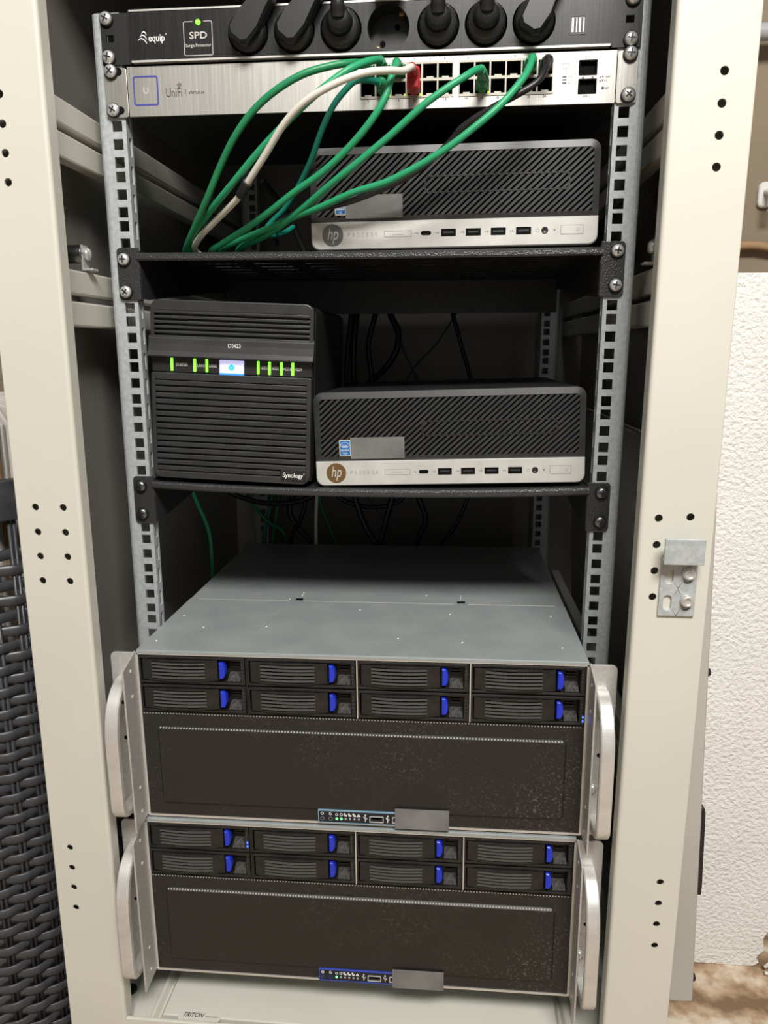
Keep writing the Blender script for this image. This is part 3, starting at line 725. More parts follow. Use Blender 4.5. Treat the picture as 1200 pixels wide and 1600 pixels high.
# ================================================================== STORAGE UNIT
def storage():
    w, h, d = 164.0, 176.0, 205.0; x0, x1 = -w/2, w/2
    t = thing('storage_unit', 'black four bay network storage unit with ridged front and green lights', 'storage unit', (-136.8, -5, -431.0), None, (0, math.radians(2.3), 0))
    MB().prism(rrect(x0+2, x1-1, 2, h-1, 7), 18, d, 'y').build('case', 'black_plastic', t, bevel=.8)
    MB().box(x0+1.5, x1-1.5, 7, 18.5, 3, h-2.5).build('front_core', 'black_plastic', t)
    # upper bezel: frame, ridges, flared lower band
    zu0 = 122.0
    up = rrect(x0+1.5, x1, zu0, h, (.5,.5,9,9)); ui = rrect(x0+5.5, x1-4, zu0+20, h-10.5, (.5,.5,1,1))
    ub = MB().ring(up, ui, 0, 9).build('upper_bezel', 'nas_plastic', t, bevel=.8)
    flare = [(1,zu0+20),(-.6,zu0+17),(-1.2,zu0+12),(-2.6,zu0+5),(-5,zu0+.4),(-4.4,zu0-.8),(6,zu0-.8),(6,zu0+20)]
    MB().prism(flare, x0-.5, x1+.8, 'x').build('flared_band', 'nas_plastic', ub, bevel=.4)
    n = 5; zt, zb = h-10.5, zu0+20; p = (zt-zb)/n
    for i in range(n):
        a = zb+i*p+1.1
        MB().box(x0+5.2, x1-3.8, .3, 5, a+.9, a+p-1.0).build('ridge', 'nas_plastic', ub, bevel=.7)
    # light strip
    ls = MB().box(x0+1.5, x1-2, 3.2, 9, 107, zu0-.5).build('light_strip', 'black_plastic', t, label='glossy black strip with status lights')
    zl = 114.0
    for x in (-60.5,-37.2,-25.0, 26.8,38.2,50.0,61.4):
        MB().box(x-1.3, x+1.3, 2.2, 5, zl-6.4, zl+6.4).build('status_light', 'led_green', ls, bevel=.6)
    mb = MB()
    for s_, a, b in (('STATUS',-56.2,-44.5),('LAN1',-34.6,-27.2),('LAN2',-22.4,-15),('HDD1',29.2,36),('HDD2',40.6,47.4),('HDD3',52.4,59.2),('HDD4',63.8,70.6)):
        letters(mb, s_, a, b, zl-1.4, zl+1.6, 3.05, .0)
    mb.build('lettering', 'white_print', ls)
    pb = MB().box(-11.6, 12.6, 1.2, 5, zl-6.6, zl+6.2).build('power_button', 'button_glow', ls, bevel=.5)
    MB().box(-11.4, 12.4, .4, 4, zl-8.0, zl-6.4).build('button_edge', 'button_blue', pb)
    MB().prism(circle(.6, zl-.6, 3.2, 24), .9, 1.6, 'y').build('button_disc', 'button_cyan', pb)
    MB().ring(circle(.6,zl-.6,2.2,20), circle(.6,zl-.6,1.5,20), .7, 1).box(.2,1.0,.68,1,zl-.6,zl+2).build('power_symbol', 'button_blue', pb)
    mb = MB(); letters(mb, 'DS423', -2.0, 10.5, zu0+10.2, zu0+14.0, -1.62, .0); mb.build('model_lettering', 'white_print', ub)
    # lower bezel
    zl1 = 106.0
    lo = rrect(x0+1, x1-1.5, 0, zl1, (9,9,2,2)); li = rrect(x0+5, x1-6, 7.0, zl1-7.0, (1,1,.5,.5))
    lb = MB().ring(lo, li, 0, 9).build('lower_bezel', 'nas_plastic', t, bevel=.8)
    n = 15; zt, zb = zl1-7.0, 7.0; p = (zt-zb)/n
    for i in range(n):
        a = zb+i*p
        MB().box(x0+4.8, x1-5.8-(26 if i == 0 else 0), .3, 5, a+.9, a+p-.8).build('ridge', 'nas_plastic', lb, bevel=.6)
    bd = MB().prism(rrect(51,77,3.0,14.5,.6), -.7, 5, 'y').build('brand_badge', 'black_plastic', lb, bevel=.2)
    mb = MB(); letters(mb, 'Synology', 53.4, 74, 5.4, 11.6, -.85, .015); letters(mb, 'o', 74.4, 75.3, 10.6, 11.5, -.85); mb.build('brand_lettering', 'white_print', bd)
    for fx in (-62, 60):
        for fy in (25, 185): MB().cyl((fx, fy, -1), 'z', 7, 4, 14).build('foot', 'rubber', t)
    return t
storage()

# ================================================================== RACK SERVERS
def tray_proto():
    w, h = 105.0, 28.2
    t = MB().ring(rrect(0,w,0,h,1), rrect(1.6,w-4,2.4,h-2.6,.6), 0, 14).box(1,w-1,13,15,1,h-1).box(w-4.2,w-1,.4,13,2,h-2).build('drive_tray', 'caddy_black', None, bevel=.4)
    cx, hw = 40.0, 39.0
    def yf(x): return 1.2-4.2*(1-((x-cx)/hw)**2)
    def bar(mb, xa, xb, za, zb, dp, n=8, dy=0):
        R = []
        for i in range(n+1):
            x = xa+(xb-xa)*i/n; y = yf(x)+dy
            R.append([(x,y,za),(x,y,zb),(x,y+dp,zb),(x,y+dp,za)])
        return mb.loft(R)
    lv = MB(); bar(lv, 3, 14, 3.4, 24.6, 4, 3); bar(lv, 65, 78, 3.4, 24.6, 4, 3); bar(lv, 14, 65, 23.2, 25.0, 4); bar(lv, 14, 65, 3.2, 5.0, 4)
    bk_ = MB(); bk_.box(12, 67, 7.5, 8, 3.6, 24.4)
    for x in (31, 48): bar(lv, x, x+1.2, 5, 23.2, 2.6, 1, 1.2)
    lo = lv.build('lever', 'caddy_black', t, bevel=.25)
    bk_.build('slot_shade_backing', 'deep_black', t)  # deep black sheet stands in for the shade behind the slats
    for k in range(5):
        z = 6.2+k*3.55; mb = MB(); bar(mb, 13, 66, z, z+1.5, 3.4, 8, -.35); mb.build('slat', 'slat_lit_grey', t)
    poly = [(79.8,6),(82.8,6),(84.6,7.6),(85.6,10.6),(85.9,14.4),(85.6,18),(84.6,21),(82.8,22.8),(79.8,22.8)]
    MB().prism(poly, -1.2, 6, 'y', bev=.8).build('latch', 'latch_blue', t, label='blue release latch')
    MB().prism([(1.5,3),(1.5,3.6),(5,5.6),(9,7.6),(12.9,8.6),(12.9,3)], 87.2, 99.8, 'x').build('finger_ramp', 'dusty_black', t)
    mb = MB()
    for z in (14.4, 17.2, 20.0): mb.box(88.5, 97.5, 9.5, 13, z, z+1.4)
    mb.build('recess_rib', 'caddy_black', t)
    mb = MB()
    for z in (6, 9.5, 13, 17, 20.5): mb.box(w-2.9, w-1.9, -.15, .5, z, z+1.6)
    mb.build('light_window', 'dusty_black', t)
    return t
TRAY = tray_proto()
first_tray = [True]
def server(label, loc, outline, rot, cover, bluelight, h):
    t = thing('rack_server', label, 'server', loc, 'stacked rack servers', rot)
    w2, d = 216.0, 415.0
    def B(mb, name, mt, **kw): return mb.build(name, mt, t, **kw)
    B(MB().box(-w2,-w2+1.4,2,d,0,h-1.6).box(w2-1.4,w2,2,d,0,h-1.6).box(-w2,w2,2,d,0,1.4).box(-w2,w2,d-1.4,d,0,h-1.6).box(-w2+1.4,w2-1.4,26,28,1.4,h-1.6), 'chassis', 'zinc_sheet')
    fc = B(MB().box(-w2,w2,-.5,154,h-1.6,h).box(-w2,w2,-1.2,0,h-3.4,h-.3), 'front_cover', 'zinc_sheet', bevel=.35)
    us = [-w2, w2]; vs = [155.5, d]; hl = [(-92,-83,158,170),(96,105,158,170)]
    for a, b, c, e_ in hl: us += [a, b]; vs += [c, e_]
    rc = B(MB().grid(us, vs, lambda u, v: any(a < u < b and c < v < e_ for a, b, c, e_ in hl), lambda u, v, w: (u, v, h-.9-w), 1.4), 'rear_cover', 'zinc_sheet')
    B(MB().box(-205,-98,153.2,155.2,h-.8,h+.25).box(-80,92,153.2,155.2,h-.8,h+.25).box(108,205,153.2,155.2,h-.8,h+.25), 'cover_seam_glint', 'light_line')  # pale strips painted as light caught on the front cover's edge
    MB().box(-93,-82,156,172,h-5,h-2.6).box(95,106,156,172,h-5,h-2.6).build('latch_hole_shade', 'deep_black', rc)  # black boxes added below the lid holes to stand in for shade
    if cover:
        for x, y in ((-205,24),(-203,98),(-104,70),(-99,162),(-12,128),(36,46),(88,120),(100,40),(196,32),(196,120),(-170,64),(-87,178),(-87,186),(100,178),(100,186),(60,186)):
            MB().lathe((x, y, h-.1 if y < 154 else h-1), [(1.7,0),(1.5,.7),(.3,.9)], 'z', 10).build('rivet', 'chrome', fc if y < 154 else rc)
    # front frame and drive bays
    B(MB().box(-w2,w2,-1,3,h-4.4,h-3.2).box(-w2,w2,-1.4,3,0,2.0).box(-w2,-w2+1.6,-1,3,2,h-3.4).box(w2-1.6,w2,-1,3,2,h-3.4), 'front_frame', 'light_line')
    zrow = (h-5.6-28.2, h-5.6-28.2*2-1.6); pit = 107.4
    for r_ in range(2):
        for c in range(4):
            if first_tray[0]: o = TRAY; o.parent = t; first_tray[0] = False
            else: o = copy_tree(TRAY, t)
            at(o, -213.9+c*pit, -.8, zrow[r_])
    for c in (1, 2, 3): B(MB().box(-214.9+c*pit-.45, -214.9+c*pit+.75, -.6, 3, zrow[1]-1.0, h-4), 'bay_divider', 'light_line' if c > 1 else 'caddy_black')
    if bluelight:
        x_, z_ = bluelight
        B(MB().box(x_-.8, x_+.8, -1.4, -.6, z_-3, z_-.8).box(x_-.8, x_+.8, -1.4, -.6, z_+1.2, z_+3.4), 'drive_light', 'led_blue')
    # perforated lower panel, raised in the middle
    zt = zrow[1]-1.4
    def rr(x0, x1, z0, z1, r, y): return [(a, y, b) for a, b in rrect(x0, x1, z0, z1, r, 5)]
    pm = MB(); R = [rr(-214.2,214.2,2.2,zt,.5,3), rr(-214.2,214.2,2.2,zt,.5,-.6), rr(-200,199,16,zt-14.5,5,-.6), rr(-198,197,18,zt-16.5,4,-3.4)]
    pm.loft(R, cap=False); pm.add(R[-1], [tuple(range(len(R[-1])))]); pm.add(R[0], [tuple(range(len(R[0])))])
    B(pm, 'perforated_panel', 'perforated_black')
    mb = MB()
    for i in range(132): x = -197+i*2.98; mb.box(x, x+1.5, -3.2, -1.6, zt-15.9, zt-15.2)
    o = B(mb, 'rim_glint', 'pale_print'); o['kind'] = 'stuff'  # pale dashes painted as glints on the raised rim's perforations
    mb = MB()
    for i in range(143): x = -213+i*2.98; mb.box(x, x+1.2, -1.0, -.4, zt-1.3, zt-.7)
    o = B(mb, 'edge_glint', 'pale_print'); o['kind'] = 'stuff'  # pale dashes painted as glints along the panel's top edge
    # control strip
    cp = B(MB().box(-40,86,-4.4,-.4,3.8,16.6), 'control_strip', 'navy_panel')
    MB().ring([(-40.6,3.2),(86.6,3.2),(86.6,17.2),(-40.6,17.2)], [(-39.7,4.1),(85.7,4.1),(85.7,16.3),(-39.7,16.3)], -4.7, -.4).build('strip_outline', outline, cp)
    for x in (-36.5, -28.2):
        MB().ring(circle(x,7.8,2.0,16), circle(x,7.8,1.7,16), -4.5, -4.3).build('push_button', 'grey_print' if outline != 'outline_blue' else 'outline_blue', cp)
    mb = MB(); mb.ring(circle(-36.5,13.4,1.6,16), circle(-36.5,13.4,1.0,16), -4.5, -4.3); mb.ring(circle(-28.2,13.4,1.6,16)[4:]+circle(-28.2,13.4,1.6,16)[4:5]*4, circle(-28.2,13.4,1.0,16)[4:]+circle(-28.2,13.4,1.0,16)[4:5]*4, -4.5, -4.3)
    mb.ring(circle(-22,12.6,1.4,14), circle(-22,12.6,.9,14), -4.5, -4.3)
    mb.ring(rrect(-18.9,-16.1,11.2,14.2,1), rrect(-18.3,-16.7,11.8,13.6,.6), -4.5, -4.3)
    for x in (-13.4,-9,-4.6):
        mb.box(x-1.6,x+.1,-4.5,-4.3,12.6,14.4).box(x-.3,x+1.7,-4.5,-4.3,10.9,12.7).box(x-1.2,x-.6,-4.5,-4.3,11,12.6)
    mb.prism([(-2.2,11),(1.8,11),(-.2,14.4)], -4.5, -4.3, 'y')
    for x in (6.4, 28.6):
        mb.box(x-.3,x+.3,-4.5,-4.3,6,13).prism([(x-1,12.6),(x+1,12.6),(x,14.6)], -4.5, -4.3, 'y').box(x-1.7,x-.4,-4.5,-4.3,9.6,10.3).box(x+.4,x+1.7,-4.5,-4.3,8.2,8.9).box(x-1.7,x-1.1,-4.5,-4.3,9.6,11.6).box(x+1.1,x+1.7,-4.5,-4.3,8.2,10.4)
    mb.build('icons', 'white_print', cp)
    for i, x in enumerate((-22,-17.5,-13.2,-8.8,-4.4,0)):
        MB().lathe((x, -4.4, 8.2), [(1.3,0),(1.2,-.5),(.3,-.9)], 'y', 10).build('indicator_light', 'led_green_dot' if i == 0 or (i == 1 and cover) else 'grey_print', cp)
    for x in (17.6, 40):
        p = MB().ring(rrect(x-7,x+7,5.8,12.6,.6), rrect(x-6.2,x+6.2,6.6,11.8,.4), -5, -1).box(x-6.2,x+6.2,-3.4,-3.2,6.6,11.8).build('usb_port', 'aluminium', cp)
        MB().box(x-5,x+5,-4.4,-3.3,9.2,11).build('tongue', 'dark_chrome', p)
    B(MB().prism(rrect(36, 89, 1.2, 22.8, .6), -6.2, -5.2, 'y').box(38,87,-5.3,-.6,2.2,16), 'blank_label', 'label_tape', label='blank grey label')
    # ears, handles, guide plates
    for s in (-1, 1):
        a, b = sorted((s*w2, s*241.8)); r4 = (4,.4,.4,5) if s < 0 else (.4,4,5,.4)
        B(MB().prism(rrect(a, b, 1, h-2.5, r4), -1.2, .8, 'y'), 'mounting_ear', 'steel_plate', bevel=.3)
        a, b = sorted((s*(w2+.4), s*(w2+2.2)))
        gp = B(MB().prism([(-1.2,h-.8),(-1.2,2),(-30,2+(-3)),(-30,h-10)], a, b, 'x'), 'guide_plate', 'steel_plate', bevel=.3)
        for z in (h-16, h-42, 40, 14):
            MB().cyl((s*(w2+.3), -15, z), 'x', 1.7, s*-.35, 12).build('rivet_hole', 'white_print', gp)
        # bow handle: flat bar swept in the YZ plane
        path = [(-1,150),(-8,151),(-18,148),(-28,140),(-35,128),(-39,112),(-40,95),(-40,60),(-40,36),(-38,28),(-32,22.5),(-22,20.5),(-10,20),(-1,20)]
        P = [Vector((0, y, z)) for y, z in path]; P = spline(P, 6); R = []
        for i, p in enumerate(P):
            tg = (P[min(i+1,len(P)-1)]-P[max(i-1,0)]).normalized(); nr = Vector((0, tg.z, -tg.y)); th = 3.4; xw = 6.2; xc = s*228.0
            q = p; R.append([(xc-xw+1.2, *(q+nr*th).yz), (xc+xw-1.2, *(q+nr*th).yz), (xc+xw, *(q+nr*(th-1.2)).yz), (xc+xw, *(q-nr*(th-1.2)).yz), (xc+xw-1.2, *(q-nr*th).yz), (xc-xw+1.2, *(q-nr*th).yz), (xc-xw, *(q-nr*(th-1.2)).yz), (xc-xw, *(q+nr*(th-1.2)).yz)])
        hd = MB(); hd.loft(R, smooth=False); ho = B(hd, 'handle', 'aluminium')
        for z in (32,): MB().lathe((s*224, -1.2, 52), [(5,0),(5,-2),(3.6,-4.6),(.5,-5.2)], 'y', 14).build('thumb_screw', 'chrome', ho)
        B(MB().prism(rrect(s*231-4, s*231+4, 84, 88, 1.9), -1.4, -1.1, 'y'), 'ear_slot', 'deep_black')
        B(MB().prism(rrect(s*231-4, s*231+4, 122, 126, 1.9), -1.4, -1.1, 'y'), 'ear_slot', 'deep_black')
    return t
server('upper rack server with drive bays, visible grey lid and dusty front', (1.0, -80, -763.2), 'outline_cyan', (0, math.radians(-.45), 0), True, (212.5, 122.0), 179.4)
server('lower rack server standing at the bottom of the cabinet', (-1.5, -82, -947.0), 'outline_blue', (0, math.radians(-.45), 0), False, (-110.5, 156.5), 181.6)
# rails that carry the servers, fixed to the cabinet
for s in (-1, 1):
    for z in (-767.5, -951.5):
        a, b = sorted((s*221.0, s*223.5)); c_, d_ = sorted((s*196.0, s*223.5))
        C_(MB().box(a, b, 4, 488, z, z+30).box(c_, d_, 4, 488, z-2.0, z-.4), 'support_rail', 'galvanised')

# ================================================================== PATCH CABLES
CAB = {
    'A': [(5,-20,-58),(3,-32,-60), (-2, -52, -66), (-18, -62, -71), (-42, -66, -78), (-66, -64, -89), (-88, -58, -103), (-107, -50, -121), (-124, -38, -141), (-141, -25, -164), (-161, -5, -186), (-179, 18, -203), (-186,40,-205.4), (-190,90,-205.4)],
    'B': [(18.9,-20,-57),(18.5,-32,-58), (14, -50, -64), (4, -62, -71), (-9, -70, -80), (-33, -72, -97), (-58, -66, -115), (-86, -54, -135), (-111, -40, -154), (-135, -22, -170), (-155, 0, -181), (-169, 15, -190), (-179, 34, -201), (-182,60,-205.4), (-180,110,-205.4)],
    'C': [(46.6,-26,-66),(46.5, -44, -68), (40, -60, -76), (28, -74, -80), (10, -82, -84), (-11, -84, -91), (-37, -80, -102), (-57, -72, -116), (-78, -58, -137), (-98, -44, -156), (-111, -32, -167), (-140, -8, -182), (-159, 8, -192), (-172, 24, -201), (-175,50,-205.3),(-170,100,-205.4)],
    'D': [(18.9,-20,-72),(16, -30, -74), (8, -42, -76), (-1, -46, -78), (-9, -44, -83), (-22, -36, -94), (-35, -22, -110), (-48, -5, -130), (-63, 12, -148), (-80, 25, -166), (-94, 32, -176), (-101, 34, -183), (-100, 36, -188), (-94, 42, -188), (-87, 54, -184), (-82, 72, -176)],
    'E': [(32.7,-20,-58),(33, -34, -61), (32, -50, -71), (30, -58, -81), (25, -62, -97), (13, -60, -114), (-7, -52, -132), (-32, -42, -149), (-59, -30, -162), (-86, -16, -176), (-113, 0, -188), (-142, 14, -200), (-156, 26, -204.6), (-162,60,-205.4),(-158,120,-205.4)],
    'F': [(107,-24,-70),(104.5, -42, -71), (99, -52, -75), (91, -60, -82), (77, -64, -91), (57, -64, -104), (30, -58, -124), (1, -50, -143), (-23, -40, -157), (-48, -24, -171), (-70, -8, -182), (-87, 6, -189), (-105, 18, -195), (-128, 32, -201), (-136,60,-205),(-130,120,-205.4)],
    'G': [(148.2,-20,-58),(147.6, -34, -61), (144, -48, -73), (137, -58, -86), (120, -66, -106), (99, -68, -123), (78, -66, -137), (52, -60, -150), (25, -52, -160), (-5, -42, -166), (-34, -28, -174), (-63, -12, -180), (-91, 4, -187), (-118, 16, -194), (-144, 28, -202), (-152,60,-205.3),(-146,130,-205.4)],
    'H': [(162,-20,-58),(161, -32, -62), (157, -46, -74), (150, -54, -86), (133, -56, -96), (112, -52, -105), (91, -46, -116), (81, -40, -125), (67, -34, -136), (45, -30, -150), (19, -24, -160), (-10, -20, -169), (-39, -10, -173), (-63, 2, -175), (-83, 22, -178), (-97, 48, -183), (-104,90,-190)],
}
def patch(key, mt, plugm, bootm, port, row, r, label, up=0):
    x = PX[port]; z = RZ[row]; base = (x, SY-8, z)
    t = thing('patch_cable', label, 'network cable', base, 'patch cables on the switch')
    def B(mb, name, mm, **kw): return mb.build(name, mm, t, base, **kw)
    pts = CAB[key]
    B(MB().tube(pts, r, 12, 6), 'cable', mt)
    B(MB().box(x-5.4, x+5.4, SY-7, SY+9, z-4.0, z+4.0).box(x-3, x+3, SY-9, SY+4, z-5.8 if row else z+4.0, z-4.0 if row else z+5.8), 'plug', plugm, bevel=.7)
    a = Vector(pts[0]); b = Vector(pts[1]); c = Vector(pts[2]); st_ = Vector((x, SY-6, z))
    B(MB().tube([st_, (st_+a)/2+Vector((0,-2,0)), a, b], [5.4,5.2,4.6,r+1.0], 12, 5), 'boot', bootm)
    if up:   # boot hood rising in front of the jack
        B(MB().prism(rrect(x-5.6, x+5.6, z-6.2, z+up, 2), SY-20, SY-6, 'y', bev=1.5), 'boot_hood', bootm)
    return t
patch('A','green_cable','green_plug','green_plug',0,0,3.0,'green patch cable bowing furthest left from the switch ports')
patch('B','light_green_cable','green_plug','green_plug',1,0,3.1,'green patch cable running just left of the white cable')
tw = patch('C','white_cable','red_boot','red_boot',3,1,2.9,'white patch cable with red boot and a black tape joint',up=12)
tp = spline(CAB['C'], 6); ip = [p for p in tp if -109 < p.x < -97]
MB().tube([tuple(p) for p in ip], 4.4, 12, 2).build('tape_joint', 'black_plastic', tw, (PX[3], SY-8, RZ[1]))
patch('D','teal_cable','green_plug','green_plug',1,1,2.7,'teal patch cable hooking back beside the upper computer')
patch('E','light_green_cable','green_plug','green_plug',2,0,3.0,'green patch cable dropping from the port left of the red boot')
patch('F','light_green_cable','green_plug','green_plug',7,1,3.0,'green patch cable arching from the lone lower middle port')
patch('G','light_green_cable','green_plug','green_plug',10,0,3.0,'green patch cable from the upper right port crossing the upper computer')
patch('H','black_cable','black_plastic','black_plastic',11,0,2.9,'black patch cable from the rightmost switch port')

# ================================================================== CABLES AT THE BACK
def back_cable(name, pts, r, mt, label, group):
    base = pts[-1]
    o = MB().tube(pts, r, 8, 6).build(name, mt, None, base); o.location = W(*base)
    tag(o, label, 'cable', group); return o
GB = 'cables hanging behind the equipment'
for pts, r, mt, lab in [
    ([(-52,325,-120),(-52,325,-211),(-55,318,-261),(-60,312,-312),(-61,312,-364),(-57,316,-470)], 3.6, 'black_cable', 'black cable hanging straight right behind the storage unit'),
    ([(-44,345,-120),(-46,345,-208),(-50,335,-260),(-54,332,-312),(-53,330,-470)], 4.4, 'black_cable', 'thick black cable second from the storage unit'),
    ([(-2,340,-130),(-10,338,-210),(-22,330,-252),(-32,325,-295),(-28,325,-334),(-18,330,-470)], 3.8, 'black_cable', 'black cable bending left behind the lower computer'),
    ([(-20,350,-130),(-15,350,-208),(-2,348,-253),(9,345,-277),(5,342,-304),(-13,342,-330),(-41,345,-357),(-66,350,-420)], 4.6, 'black_cable', 'thick black cable curving right in a bow behind the lower computer'),
    ([(-14,365,-150),(-12,362,-216),(2,360,-268),(19,356,-308),(39,356,-353),(55,360,-430)], 2.2, 'grey_cable', 'thin grey cable slanting down to the right at the back'),
    ([(70,350,-130),(78,350,-208),(85,348,-251),(99,346,-299),(114,346,-352),(126,350,-440)], 3.0, 'black_cable', 'black cable hanging alone above the right of the lower computer'),
    ([(118,425,-150),(110,424,-211),(87,424,-252),(59,422,-294),(21,422,-337),(-28,424,-440)], 1.4, 'grey_cable', 'thin grey cable slanting down to the left at the back'),
    ([(-262,210,-400),(-259,205,-458),(-246,200,-496),(-232,198,-531),(-229,198,-565),(-230,200,-640)], 2.8, 'green_cable', 'green cable dropping beside the left rail under the lower shelf'),
    ([(-236,380,-480),(-232,380,-507),(-218,378,-537),(-196,378,-562),(-171,380,-582),(-160,390,-640)], 2.8, 'green_cable', 'green cable slanting right at the back left of the server lid'),
    ([(-172,392,-450),(-176,392,-498),(-183,390,-539),(-190,388,-580),(-200,392,-660)], 3.2, 'green_cable', 'upright green cable at the back left of the server lid'),
    ([(-196,400,-450),(-190,398,-498),(-197,396,-545),(-206,394,-585),(-212,396,-660)], 3.0, 'teal_cable', 'teal cable leftmost of the upright ones behind the server lid'),
    ([(-117,402,-450),(-118,400,-520),(-114,400,-548),(-103,400,-575),(-80,402,-640)], 2.6, 'green_cable', 'green cable right of the white upright cable'),
    ([(-262,362,-490),(-255,360,-509),(-224,360,-523),(-185,358,-529),(-140,360,-524),(-105,362,-502),(-95,366,-450)], 4.0, 'black_cable', 'black cable swagging across the back left under the lower shelf'),
    ([(-146,372,-450),(-150,372,-504),(-160,370,-544),(-143,370,-574),(-129,371,-592),(-110,374,-660)], 4.0, 'black_cable', 'black cable crossing behind the upright white cable'),
    ([(-128,366,-450),(-132,366,-510),(-140,366,-550),(-158,368,-585),(-170,372,-660)], 3.4, 'black_cable', 'black cable slanting left behind the server lid'),
    ([(-98,366,-470),(-92,366,-507),(-67,365,-527),(-23,364,-533),(15,365,-518),(34,368,-470)], 3.4, 'black_cable', 'black cable swagging across the back middle under the lower shelf'),
    ([(-64,352,-460),(-60,352,-499),(-49,350,-538),(-37,350,-567),(-20,352,-589),(-12,352,-560),(-4,352,-530),(12,354,-470)], 4.4, 'black_cable', 'thick black cable looping in a U behind the server lid'),
    ([(18,382,-440),(24,382,-484),(39,380,-523),(49,380,-555),(39,382,-583),(20,385,-650)], 4.4, 'black_cable', 'thick black cable bulging right behind the server lid'),
    ([(126,392,-430),(121,392,-484),(110,390,-529),(93,390,-569),(74,391,-595),(60,394,-650)], 3.2, 'black_cable', 'black cable rightmost of those behind the server lid'),
    ([(-114,355,-450),(-113,352,-500),(-115,350,-540),(-116,350,-575),(-116,352,-640)], 2.8, 'white_cable', 'upright white cable behind the server lid'),
    ([(-70,410,-490),(-57,408,-508),(-27,406,-548),(3,406,-584),(40,410,-640)], 1.6, 'grey_cable', 'thin grey cable slanting right behind the server lid')]:
    back_cable('hanging_cable', pts, r, mt, lab, GB)
back_cable('hanging_cable', [(-112,60,-132),(-104,80,-142),(-92,100,-160),(-84,110,-182),(-76,116,-200),(-70,140,-205),(-66,180,-205.2)], 3.2, 'black_cable', 'black cable dropping behind the patch cables on the upper shelf', GB)

# ================================================================== RIGHT OF THE CABINET
fb = thing('foam_board', 'white polystyrene board standing right of the cabinet', 'foam board', (440, 165, FLOOR))
random.seed(3)
poly = [(-92,0),(66,0),(74,6),(70,14),(79,26),(76,44),(83,60),(80,92),(84,140),(84,903),(-92,903)]
MB().prism(poly, 0, 45, 'y').build('board', 'foam', fb, bevel=1.5)
for pts, nm_, nl_ in (([(78,-8,8),(84,-10,16),(92,-6,13),(98,0,18),(104,8,26)], 'wire_scrap', 'white wire scrap curling up at the foam board corner'), ([(76,-14,4),(86,-16,5),(96,-12,4),(106,-6,8)], 'wire_scrap', 'white wire scrap lying flat at the foam board corner')):
    o = MB().tube(pts, 2.4, 8, 5).build(nm_, 'white_cable', None); o.location = W(440, 165, FLOOR)
    tag(o, nl_, 'wire', 'wire scraps by the foam board')
pp = MB().tube([(-600,0,0),(0,0,0),(900,0,0)], 13, 14, 2).box(-560,-540,-8,40,-8,8).box(840,860,-8,40,-8,8).build('wall_pipe', 'pipe_grey', None); pp.location = W(560, 640, 196)
tag(pp, 'grey pipe running along the tan wall at the top right', 'pipe')
hk = thing('wall_hook', 'white plastic hook on the tan wall above the foam board', 'hook', (612, 672, -44))
MB().prism(rrect(-12,12,-19,22,9), -2, 8, 'y', bev=2).build('plate', 'white_plastic', hk)
MB().tube([(0,0,6),(0,-22,0),(0,-34,-10),(0,-34,-24),(0,-24,-30)], 5, 10, 5).build('peg', 'white_plastic', hk)
wcbl = MB().tube([(-90,0,-18),(-50,-4,0),(-18,-6,12),(20,-6,14),(70,-4,8),(140,0,20)], 7, 10, 6).tube([(-60,-4,-60),(-10,-6,-48),(40,-6,-40),(140,-2,-46)], 5, 10, 6).build('wall_cable', 'cardboard', None); wcbl.location = W(580, 668, -140)
tag(wcbl, 'brown cables sagging along the wall just above the foam board', 'cable')

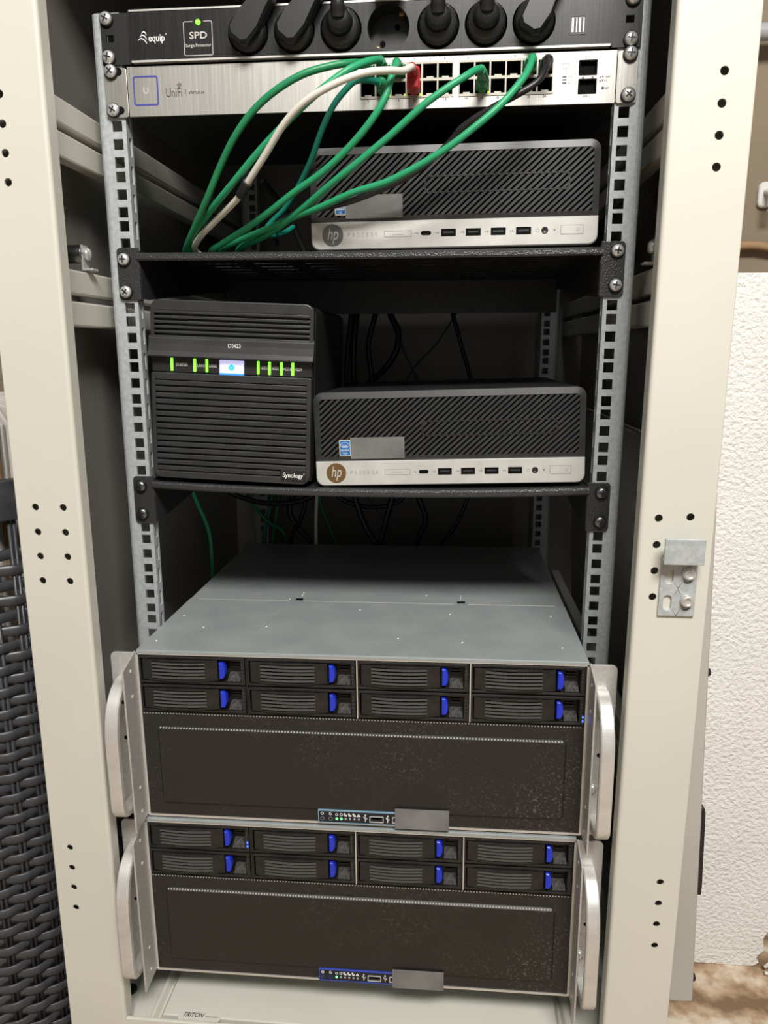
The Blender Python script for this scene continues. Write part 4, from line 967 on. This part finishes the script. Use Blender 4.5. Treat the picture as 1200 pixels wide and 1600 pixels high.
# ================================================================== LEFT: WICKER BASKET
BC = (-497.0, 92.0); BR = 172.0; BH = 690.0
bk = thing('wicker_basket', 'tall dark grey woven resin basket left of the cabinet', 'basket', (BC[0], BC[1], FLOOR))
NS = 44
def strand(phase, r_mid):
    R = []
    n = NS*4
    for i in range(n):
        a = 2*math.pi*i/n; k = math.cos(a*NS/2+phase); rad = r_mid+2.8*k; hz = 5.8
        c, s_ = math.cos(a), math.sin(a)
        zz = 0.0
        R.append([((rad+.9)*c,(rad+.9)*s_,-hz*.85+zz),((rad+1.3)*c,(rad+1.3)*s_,0+zz),((rad+.9)*c,(rad+.9)*s_,hz*.85+zz),((rad-.9)*c,(rad-.9)*s_,hz+zz),((rad-.9)*c,(rad-.9)*s_,-hz+zz)])
    R.append(R[0]); mb = MB(); mb.loft(R, cap=False, smooth=True); return mb.mesh('weave_strand')
S0, S1 = strand(0, BR), strand(math.pi, BR)
S0.materials.append(M['wicker']); S1.materials.append(M['wicker'])
z = 16.0; k = 0
while z < BH-66:
    o = link('weave_strand', (S0, S1)[(k//1) % 2], None, bk); o.location = (0, 0, z*S); z += 12.4 if z < BH-190 else 16.5; k += 1
sm_ = MB().tube([(BR-.5,-2.4,4),(BR-.5,-2.4,BH-30)], 2.2, 6, 1, False).tube([(BR-.5,2.4,4),(BR-.5,2.4,BH-30)], 2.2, 6, 1, False).mesh('stake'); sm_.materials.append(M['wicker'])
for i in range(NS):
    o = link('stake', sm_, None, bk); o.rotation_euler = (0, 0, 2*math.pi*(i+.0)/NS)
def band(z0, z1, r0, r1, n=64):
    R = []
    for i in range(n+1):
        a = 2*math.pi*i/n; c, s_ = math.cos(a), math.sin(a)
        R.append([(r1*c,r1*s_,z0),(r1*c+1.5*c,r1*s_+1.5*s_,(z0+z1)/2),(r1*c,r1*s_,z1),(r0*c,r0*s_,z1),(r0*c,r0*s_,z0)])
    return MB().loft(R, cap=False, smooth=False)
band(BH-42, BH, BR-7, BR+7).build('rim', 'wicker', bk, bevel=1.5)
band(0, 14, BR-8, BR+6).build('foot_ring', 'wicker', bk)
MB().cyl((0,0,4), 'z', BR-6, 6, 40).build('bottom', 'wicker', bk)
# newspapers standing in the basket
nw = thing('newspaper_bundle', 'bundle of folded newspapers sticking out of the basket', 'newspaper', (-455, 40, FLOOR+12))
random.seed(5)
for i in range(16):
    y = -66+i*8.5; hh = 752+random.uniform(-6, 8); a = random.uniform(-3, 3)
    prof = [(-82+a,0),(62+a,0),(62+a,hh-24),(50+a,hh-4),(40+a,hh),(-82+a,hh)]
    MB().prism(prof, y, y+6.2, 'y').build('folded_paper', 'newsprint' if i % 4 else 'cardboard', nw, bevel=1.2)
